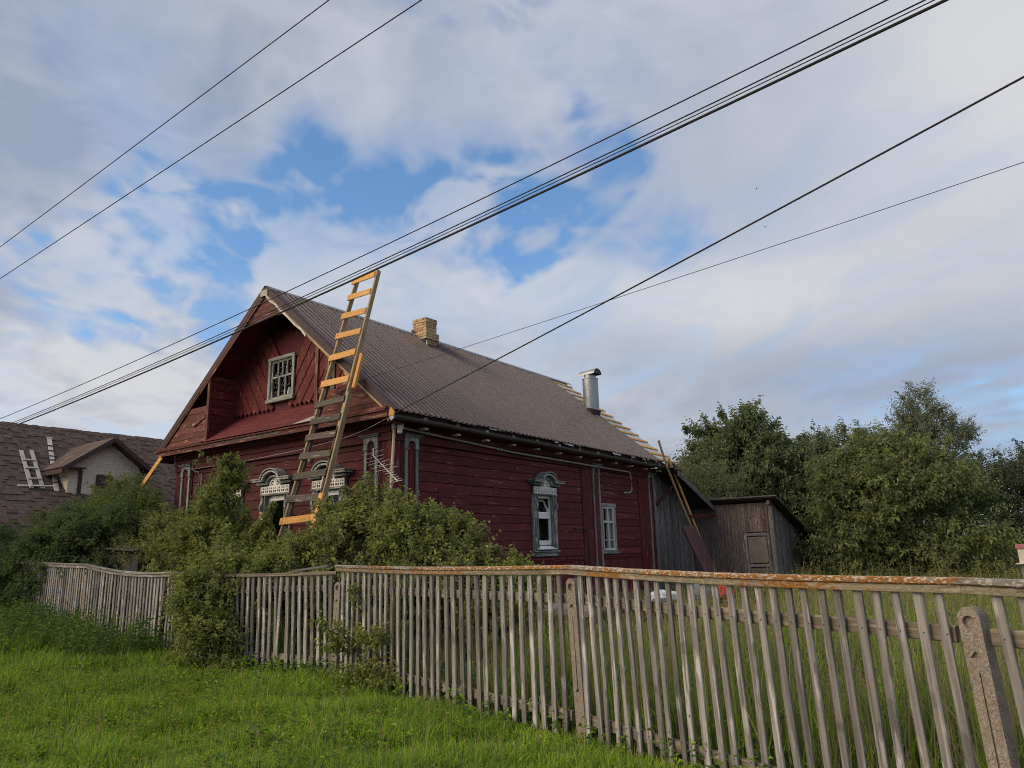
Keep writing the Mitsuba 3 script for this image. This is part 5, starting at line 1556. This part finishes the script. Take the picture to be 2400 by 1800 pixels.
bush('hedge_bush', 'lower bush right of the house corner with two raised sprays', 'bush', [(-2.1, -3.35, 0.95, 0.65, 0.65, 0.72), (-2.1, -3.85, 0.8, 0.6, 0.55, 0.62)], 1360, seed=45, group=RG, tone=4, lsize=0.098, extra=[([(-2, -3.2, 1.5), (-2, -3.45, 1.98)], 60, .24), ([(-2, -3.7, 1.3), (-2, -4.05, 1.62)], 50, .2)], **RO)
bush('hedge_bush', 'rightmost and lowest bush of the hedge, with yellowish tips', 'bush', [(-2.1, -4.3, 0.71, 0.54, 0.4, 0.56)], 900, seed=46, group=RG, kind=1, mixk=(0, .5, .1), nl=9, size=.07, L=(.12, .30), extra=[([(-2, -4.2, 1.2), (-2, -4.45, 1.5)], 30, .18), ([(-2, -4.5, 1.1), (-2, -4.75, 1.38)], 24, .18)])
bush('hedge_bush', 'rose bush that arches over and through the picket fence', 'bush', [(-3.0, .65, 1.0, .5, .65, .6), (-3.45, .45, 1.0, .34, .5, .50), (-3.68, .25, .62, .26, .45, .48), (-3.78, -.1, .30, .24, .5, .28), (-2.9, -.2, 1.1, .5, .6, .4)], 1800, seed=47, group=RG, kind=0, mixk=(1, .3, .7), nl=8, size=.088, L=(.12, .30), thick=.4)
bush('vine', 'thin weeds climbing the pickets right of the second nearest panel\'s left post', 'weed', [(-3.62, -3.05, .42, .10, .16, .42), (-3.66, -3.6, .30, .10, .28, .30)], 230, seed=48, kind=0, mixk=(1, .4, .7), nl=9, size=.08, L=(.1, .28), stems=1, cl=.14, up=.9, twigs=25)
# bushes at left
bush('lilac_bush', 'dark broad-leaved lilac bush with bare stems at the left behind the fence', 'bush', [(-2.3, 8.1, 1.52, 1.0, 1.25, 0.92), (-2.2, 6.6, 1.61, 0.9, 1.0, 0.88), (-1.9, 7.4, 2.09, 0.85, 1.0, 0.69)], 3600, 8, .10, 2, 51, mixk=(3, .15, .3), L=(.15, .4), stems=14, aspect=.62, droop=.35)
bush('grassy_bush', 'bright green drooping shrub rising from the middle of the left bushes', 'bush', [(-1.2, 8.2, 2.14, 0.8, 0.95, 0.75), (-1.1, 7.7, 2.46, 0.6, 0.7, 0.55), (-1.3, 9.0, 1.98, 0.8, 0.8, 0.63)], 2600, 9, .085, 3, 52, mixk=(4, .3, .3), L=(.2, .5), aspect=.30, droop=.6)
bush('twining_bush', 'shrub with large pale leaves at its top before the beige dormer', 'bush', [(-0.9, 8.65, 2.74, 0.62, 0.75, 0.78), (-1.0, 7.95, 2.56, 0.6, 0.6, 0.53)], 1700, 8, .085, 4, 53, mixk=(3, .35, .5), L=(.15, .4), aspect=.5, droop=.35)
bush('olive_bush', 'broad olive green bush with fine leaves left of the house corner', 'bush', [(-1.3, 5.2, 1.78, 0.85, 0.95, 0.64), (-1.2, 4.3, 1.71, 0.75, 0.8, 0.64), (-1.4, 5.9, 1.81, 0.7, 0.8, 0.61), (-1.8, 4.8, 1.21, 0.8, 1.2, 0.61)], 2940, 9, .076, 4, 54, mixk=(1, .35, .6), L=(.15, .35), droop=.2)
bush('thorn_bush', 'dull brownish green bush at the left edge with thin twigs', 'bush', [(-1.3, 10.2, 1.93, 1.0, 1.2, 1.01), (-1.2, 11.7, 1.75, 1.1, 1.2, 1.01), (-1.5, 9.3, 2.02, 0.8, 0.9, 0.87), (-1.1, 13.5, 1.56, 1.1, 1.3, 0.92)], 3150, 8, .085, 4, 55, mixk=(2, .55, .0), L=(.15, .45), thick=.35, droop=.3)
bush('elder_bush', 'dark shady bush filling the left edge beside the end of the fence', 'bush', [(-3.0, 10.0, 1.0, .8, .8, 1.0), (-2.9, 11.2, 1.2, .9, .9, 1.2), (-3.2, 9.4, .55, .6, .5, .6), (-2.4, 9.2, 1.2, .7, .7, .9)], 2600, 8, .09, 2, 56, mixk=(12, .4, .2), L=(.15, .4), droop=.35)
# lower growth inside the fence, behind the pickets
bush('undergrowth', 'dark low growth behind the pickets in front of the street wall', 'bush', [(-2.2, -3.2, .35, .7, 1.2, .5), (-2.2, -.9, .45, .8, 1.3, .55), (-2.3, 1.6, .45, .7, 1.4, .55), (-2.3, 4.2, .5, .7, 1.5, .6), (-2.4, 6.9, .55, .6, 1.4, .6)], 3000, 8, .075, 12, 57, mixk=(2, .5, 0), L=(.15, .35), thick=.4)


def tree(name, label, base, trunk_h, lobes, n, nl, size, kind, seed, mixk=None, L=(.35, .9), group=None, trunk_r=.16, droop=.3, aspect=.55, thick=.2, up=.35, rough=.45, cl=.42, per=18):
    rng = np.random.default_rng(seed)
    k = thing(name, label, 'tree', group)
    lob = np.array(lobes, float)
    S, D = lobe_shoots(lobes, n, rng, thick, up, rough, cl, per)
    s1, d1, ln = sprays(lobes, 7 * len(lobes), 1.15, 12, rng)
    put('crown', join([leaves(S, D, rng.uniform(*L, n), nl, size, rng, kind, mixk, aspect, droop), leaves(s1, d1, rng.uniform(.2, .45, len(s1)), nl, size, rng, kind, mixk, aspect, droop)]), 'leaf', parent=k)
    b = A(*base, ground_z(*base) - .1)
    top = lob[np.argmax(lob[:, 2]), :3]
    fork = A(b[0], b[1], trunk_h)
    put('trunk', tube([b, b * .5 + fork * .5 + A(.06, -.05, 0), fork], [trunk_r * 1.3, trunk_r, trunk_r * .85], 9, False), 'bark', smooth=60, parent=k)
    br = [tube(q, [.022, .013, .006], 4, False) for q in ln]
    for q in lob:
        t_ = q[:3] + A(0, 0, q[5] * .55)
        m_ = fork * .45 + t_ * .55 + rng.normal(0, .25, 3)
        br.append(tube([fork - A(0, 0, .1), m_, t_], [trunk_r * .6, trunk_r * .35, .03], 6, False))
        for _ in range(7):
            v = unit(rng.normal(0, 1, 3) + A(0, 0, .4))
            e = q[:3] + v * q[3:] * .92
            s = m_ * .5 + q[:3] * .5
            br.append(tube([s, s * .4 + e * .6 + rng.normal(0, .08, 3), e], [.035, .022, .008], 4, False))
    put('limbs', join(br), 'bark', parent=k)


tree('tree', 'large dark maple with ragged top behind the shed', (23.5, 1.2), 3.0, [(23.2, 1.27, 4.86, 1.64, 1.39, 1.32), (23.4, 0.12, 5.24, 1.39, 1.23, 1.05), (23.6, 0.77, 6.31, 1.15, 1.15, 0.95), (23.3, -0.96, 4.48, 1.31, 1.15, 1.05), (23.5, 2.06, 5.62, 0.82, 0.82, 0.84), (23.4, 0.33, 3.27, 1.8, 2.13, 1.26), (23.2, 1.99, 3.5, 1.23, 1.07, 0.91)], 3500, 10, .235, 5, 61, mixk=(4, .22, .4), thick=.28, rough=.9, cl=.55, per=22)
tree('tree', 'pale open tree low behind the lean-to roof', (18.6, 1.4), 2.4, [(18.6, 1.6, 3.59, 1.3, 1.2, 1.2), (18.9, 0.5, 3.13, 1.3, 1.1, 1.1), (19.2, 2.4, 3.31, 1.1, 1.1, 1.2)], 1500, 9, .12, 4, 62, mixk=(7, .4, .3), thick=.35, rough=.7)
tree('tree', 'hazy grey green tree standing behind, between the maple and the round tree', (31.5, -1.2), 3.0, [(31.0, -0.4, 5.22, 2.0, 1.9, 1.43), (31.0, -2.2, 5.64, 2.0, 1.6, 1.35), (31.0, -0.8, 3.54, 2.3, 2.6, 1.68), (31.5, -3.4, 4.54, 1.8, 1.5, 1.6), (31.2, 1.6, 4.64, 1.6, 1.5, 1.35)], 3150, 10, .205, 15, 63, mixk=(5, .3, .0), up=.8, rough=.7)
tree('tree', 'big round light green fruit tree, the nearest behind the yard', (18.9, -6.1), 1.2, [(18.7, -4.9, 2.18, 1.7, 1.5, 1.34), (18.5, -6.2, 2.59, 1.8, 1.7, 1.5), (18.7, -7.4, 2.1, 1.6, 1.6, 1.34), (18.9, -5.5, 3.77, 1.4, 1.3, 1.01), (18.8, -6.6, 3.23, 1.3, 1.3, 1.01), (18.7, -7.9, 1.26, 1.4, 1.2, 1.01), (18.6, -4.3, 1.26, 1.3, 1.2, 1.01), (18.9, -5.9, 4.44, 0.8, 0.8, 0.52), (18.5, -6.1, 1.09, 1.7, 1.8, 1.01)], 4216, 10, .190, 6, 64, mixk=(4, .34, .6), rough=.9, droop=.22, up=.35, cl=.55, per=22)
tree('tree', 'tall thin birch rising behind the round tree', (34.8, -6.0), 5.0, [(34.7, -5.7, 8.3, 0.7, 0.7, 0.85), (34.7, -6.0, 7.2, 1.2, 1.1, 1.0), (34.7, -5.2, 6.9, 1.2, 1.0, 1.0), (34.7, -6.6, 6.2, 1.4, 1.3, 1.2), (34.7, -5.0, 5.8, 1.5, 1.3, 1.3)], 2600, 9, .13, 7, 65, thick=.40, rough=.8, up=.5, droop=.5)
tree('tree', 'dark dense trees joined as one at the right edge beyond the round tree', (26.5, -9.0), 2.0, [(26.0, -8.1, 2.52, 1.6, 1.5, 1.7), (26.0, -9.4, 2.52, 1.6, 1.6, 1.48), (26.5, -10.8, 2.37, 1.8, 1.7, 1.48), (26.5, -8.4, 3.7, 1.1, 1.0, 0.81), (26.4, -12.4, 2.44, 1.8, 1.8, 1.63), (26.0, -9.2, 0.96, 2.0, 2.6, 0.96), (26.0, -7.3, 1.48, 1.4, 1.3, 1.26), (26.4, -11.8, 0.96, 1.9, 2.2, 0.96), (26.0, -7.6, 3.3, 1.2, 1.1, 1.4), (26.4, -10.2, 3.4, 1.4, 1.3, 1.3), (26.2, -11.5, 3.2, 1.4, 1.3, 1.3), (26.2, -8.8, 3.7, 1.2, 1.1, 1.0), (26.2, -7.9, 2.9, 1.1, 1.0, 1.2)], 4480, 10, .14, 8, 66, mixk=(5, .35, .3), rough=.65, up=.9)  # several trees built as a single crown on one trunk
tree('tree', 'dark low thicket filling the gap under the maple behind the shed', (24, -2.4), 1.5, [(24, -2.3, 2.6, 1.6, 1.5, 2.0), (24.3, -4.0, 2.3, 1.6, 1.4, 2.0), (24.5, .2, 2.4, 1.6, 1.6, 2.0), (25.0, -5.6, 2.2, 1.8, 1.5, 2.1)], 2800, 9, .14, 8, 67, mixk=(5, .4, .3), up=.6)  # a thicket, built with the tree helper
bush('shed_shrub', 'dark shrub growing against the back corner of the shed', 'bush', [(18.9, -3.35, .9, .6, .45, .9), (18.6, -3.2, 1.7, .45, .35, .5)], 1100, 8, .09, 8, 68, mixk=(12, .4, .3), L=(.12, .3))

# ------------------------------------------------------------------ grass and weeds
def blades(P, h, w, kind, rng, lean=.45, k2=None, frac=0):
    n = len(P)
    a = rng.uniform(0, 6.283, n)
    s = np.stack([np.cos(a), np.sin(a), 0 * a], 1)
    b = a + rng.normal(1.57, .5, n)
    bd_ = np.stack([np.cos(b), np.sin(b), 0 * b], 1)
    l = np.abs(rng.normal(0, lean, n))[:, None] * h[:, None]
    z = A(0, 0, 1)
    p0, p1 = P - s * w[:, None] / 2, P + s * w[:, None] / 2
    m = P + z * h[:, None] * .52 + bd_ * l * .28
    p2, p3 = m - s * w[:, None] * .42, m + s * w[:, None] * .42
    t = P + z * (h[:, None] - l * .30) + bd_ * l
    V = np.stack([p0, p1, p2, p3, t], 1).reshape(-1, 3)
    i = np.arange(n) * 5
    F = np.vstack([np.stack([i, i + 1, i + 3], 1), np.stack([i, i + 3, i + 2], 1), np.stack([i + 2, i + 3, i + 4], 1)])
    k = np.full(n, kind) if k2 is None else np.where(rng.uniform(0, 1, n) < frac, k2, kind)
    clump = meshkit.fbm(P * A(1.1, 1.1, 0) + 5, 3, 8)
    U = np.repeat(np.stack([k * 10 + 9 * np.clip(rng.uniform(0, 1, n) * .5 + (clump - .25) * 1.0, 0, 1), rng.uniform(0, 1, n)], 1), 5, 0)
    return V, F, U


FX = lambda y: np.interp(y, [p[1] for p in POSTS], [p[0] for p in POSTS])
rng = np.random.default_rng(71)
# lawn of the verge in front of the fence; density falls with distance from the road side
def in_view(P, mx=1.12):
    d = P - CAM
    z = d @ FWD
    x = d @ np.cross(FWD, UPV) / z * 1674.6 / 1200
    y = d @ UPV / z * 1674.6 / 900
    return (z > .5) & (np.abs(x) < mx) & (np.abs(y) < mx + .05)


ms = []
for (d0, d1, dens, w0, hh) in ((0, 6.2, 2000, .0088, .25), (6.2, 8.5, 1500, .0105, .25), (8.5, 12, 1000, .012, .26), (12, 22, 450, .017, .30)):
    n = int(26 * 34 * dens)
    xy = np.stack([rng.uniform(-14, -2.6, n), rng.uniform(-14, 17, n)], 1)
    P = np.concatenate([xy, ground_z(xy[:, 0], xy[:, 1])[:, None]], 1)
    dist = np.hypot(P[:, 0] - CAM[0], P[:, 1] - CAM[1])
    P = P[(dist >= d0) & (dist < d1) & (P[:, 0] < FX(P[:, 1]) - .05) & in_view(P + A(0, 0, .1))]
    lump = meshkit.fbm(P * A(1.6, 1.6, 0), 3, 2)
    h = hh * rng.uniform(.35, 1.2, len(P)) * np.clip(.15 + 1.75 * (lump - .08), .2, 1.5)
    # longer by the fence, where no mower goes
    near = np.exp(-np.clip(FX(P[:, 1]) - P[:, 0], 0, 9) / .35)
    h *= np.where(P[:, 1] > 1.0, 1 + .8 * near * rng.uniform(0, 1, len(P)), 1 - .6 * np.exp(-np.clip(FX(P[:, 1]) - P[:, 0], 0, 9) / .9))
    ms.append(blades(P, h, w0 * rng.uniform(.6, 1.3, len(P)), 9, rng, .75, 12, .18))
    j = rng.choice(len(P), len(P) // 45, replace=False)
    ms.append(blades(P[j], h[j] * 1.5 + .05, np.full(len(j), w0 * .6), 11, rng, .5, 10, .4))
put('lawn_grass', join(ms), 'leaf', label='bright green uncut grass of the verge in front of the fence', cat='grass', kind='stuff')
# tall grass of the yard behind the fence
ms = []
for (n, hh, k, k2, fr, w) in ((52000, .66, 10, 9, .35, .011), (15000, .95, 11, 10, .35, .008), (24000, .42, 12, 9, .5, .020)):
    xy = np.stack([rng.uniform(-6, 19, n * 3), rng.uniform(-14, -.2, n * 3)], 1)
    keep = (xy[:, 0] > FX(xy[:, 1]) + .12) & ((xy[:, 1] < -1.0) | (xy[:, 0] < -.3)) & ~((xy[:, 0] > 15) & (xy[:, 1] > -3.1))
    dist = np.hypot(xy[:, 0] - CAM[0], xy[:, 1] - CAM[1])
    keep &= rng.uniform(0, 1, n * 3) < np.clip(9 / dist, .2, 1)
    # trodden and littered in the middle of the yard
    P = np.concatenate([xy, ground_z(xy[:, 0], xy[:, 1])[:, None]], 1)[keep]
    P = P[in_view(P + A(0, 0, .5))][:n]
    bare = np.exp(-(((P[:, 0] - 3.6) / 5.0) ** 2 + ((P[:, 1] + 4.0) / 1.9) ** 2) ** 2)
    h = hh * rng.uniform(.4, 1.2, len(P)) * np.clip(.1 + 1.8 * meshkit.fbm(P * A(1.3, 1.3, 0) + 3, 3, 4), .3, 1.5) * (1 - .80 * bare) * np.where(P[:, 0] > 6, .62, 1)
    sc = np.clip(np.hypot(P[:, 0] - CAM[0], P[:, 1] - CAM[1]) / 9, 1, 2.4)
    ms.append(blades(P, h, w * sc, k, rng, .42, k2, fr))
    if k == 11:
        j = rng.choice(len(P), 4200, replace=False)
        ms.append(leaves(P[j] + A(0, 0, 1) * (h[j] * .72)[:, None], rng.normal(0, .35, (4200, 3)) + A(0, 0, 1), np.full(4200, .16), 7, .035, rng, 11, (10, .3, 0), .5, .1))
put('meadow_grass', join(ms), 'leaf', label='tall yellowing grass of the yard behind the fence', cat='grass', kind='stuff')


def weeds(name, label, P, h, size, kind, seed, mixk=None, nl=12, kindstuff='stuff', aspect=.5, droop=.3, catg='weeds', spread=1.0):
    rng = np.random.default_rng(seed)
    n = len(P)
    D = unit(rng.normal(0, .16, (n, 3)) + A(0, 0, 1))
    m = leaves(P, D, h * rng.uniform(.5, 1.1, n), nl, size, rng, kind, mixk, aspect, droop, spread)
    return put(name, m, 'leaf', label=label, cat=catg, kind=kindstuff)


def along_fence(n, y0, y1, off0, off1, rng):
    y = rng.uniform(y0, y1, n)
    x = FX(y) - rng.uniform(off0, off1, n)
    return np.stack([x, y, ground_z(x, y)], 1)


weeds('verge_weeds', 'dark broad-leaved weeds and nettles growing along the foot of the fence at left', np.vstack([along_fence(620, 1.4, 9.5, .05, 1.4, rng), along_fence(260, 3.0, 9.5, .3, 2.4, rng)]), .68, .10, 12, 72, mixk=(3, .2, .6), nl=14)
weeds('fence_weeds', 'low green weeds along the foot of the pickets at right', np.vstack([along_fence(150, -3.6, 1.6, .0, .4, rng), along_fence(90, -9.5, -3.6, -.2, .25, rng)]), .26, .075, 12, 73, mixk=(9, .4, .6), nl=9)
xy = np.stack([rng.normal(-5.9, .85, 260), rng.normal(-1.9, 1.15, 260)], 1)
xy = np.vstack([xy, np.stack([rng.normal(-4.9, .7, 90), rng.normal(-1.6, 1.0, 90)], 1), np.stack([rng.uniform(-8, -4.4, 260), rng.uniform(-6, 3, 260)], 1)])
xy = xy[xy[:, 0] < FX(xy[:, 1]) - .2]
q_ = np.random.default_rng(5)
xb_ = np.stack([q_.uniform(-9, -3.6, 1500), q_.uniform(-9, 6, 1500)], 1)
xb_ = xb_[(xb_[:, 0] < FX(xb_[:, 1]) - .15) & (meshkit.fbm(np.concatenate([xb_, 0 * xb_[:, :1]], 1) * .9, 3, 21) > .52)]
weeds('lawn_weeds', 'scattered broad-leaved weeds standing in the verge grass', np.concatenate([xb_, ground_z(xb_[:, 0], xb_[:, 1])[:, None] + .03], 1), .22, .085, 12, 77, mixk=(9, .45, .4), nl=8, droop=.2, spread=1.5, aspect=.42)
weeds('ground_elder', 'yellow green leafy patches in the grass at lower left', np.concatenate([xy, ground_z(xy[:, 0], xy[:, 1])[:, None] + .06], 1), .22, .065, 13, 74, mixk=(3, .3, 0), nl=10, droop=.15, spread=1.8)
# burdock-like weeds between the pickets and stalks with seed heads in the yard
n = 1100
xy = np.stack([rng.uniform(-6, 1.5, n), rng.uniform(-11.5, -2.6, n)], 1)
xy = xy[rng.uniform(0, 1, n) < np.exp(-np.abs(xy[:, 0] - FX(xy[:, 1])) / 1.4)]
xy = xy[xy[:, 0] > FX(xy[:, 1]) + .12]
weeds('yard_weeds', 'broad-leaved weeds in the shade behind the pickets', np.concatenate([xy, ground_z(xy[:, 0], xy[:, 1])[:, None]], 1), .5, .11, 12, 75, mixk=(9, .25, .5), nl=10, aspect=.6)
n = 620
xy = np.stack([rng.uniform(8, 17.5, n), rng.uniform(-11, -3.2, n)], 1)
xy = xy[~((xy[:, 0] > 14.6) & (xy[:, 1] > -3.1))]
weeds('tall_weeds', 'tall feathery weeds at the far side of the yard before the trees', np.concatenate([xy, ground_z(xy[:, 0], xy[:, 1])[:, None]], 1), 1.0, .10, 12, 76, mixk=(11, .35, .8), nl=16, aspect=.25, droop=.2)
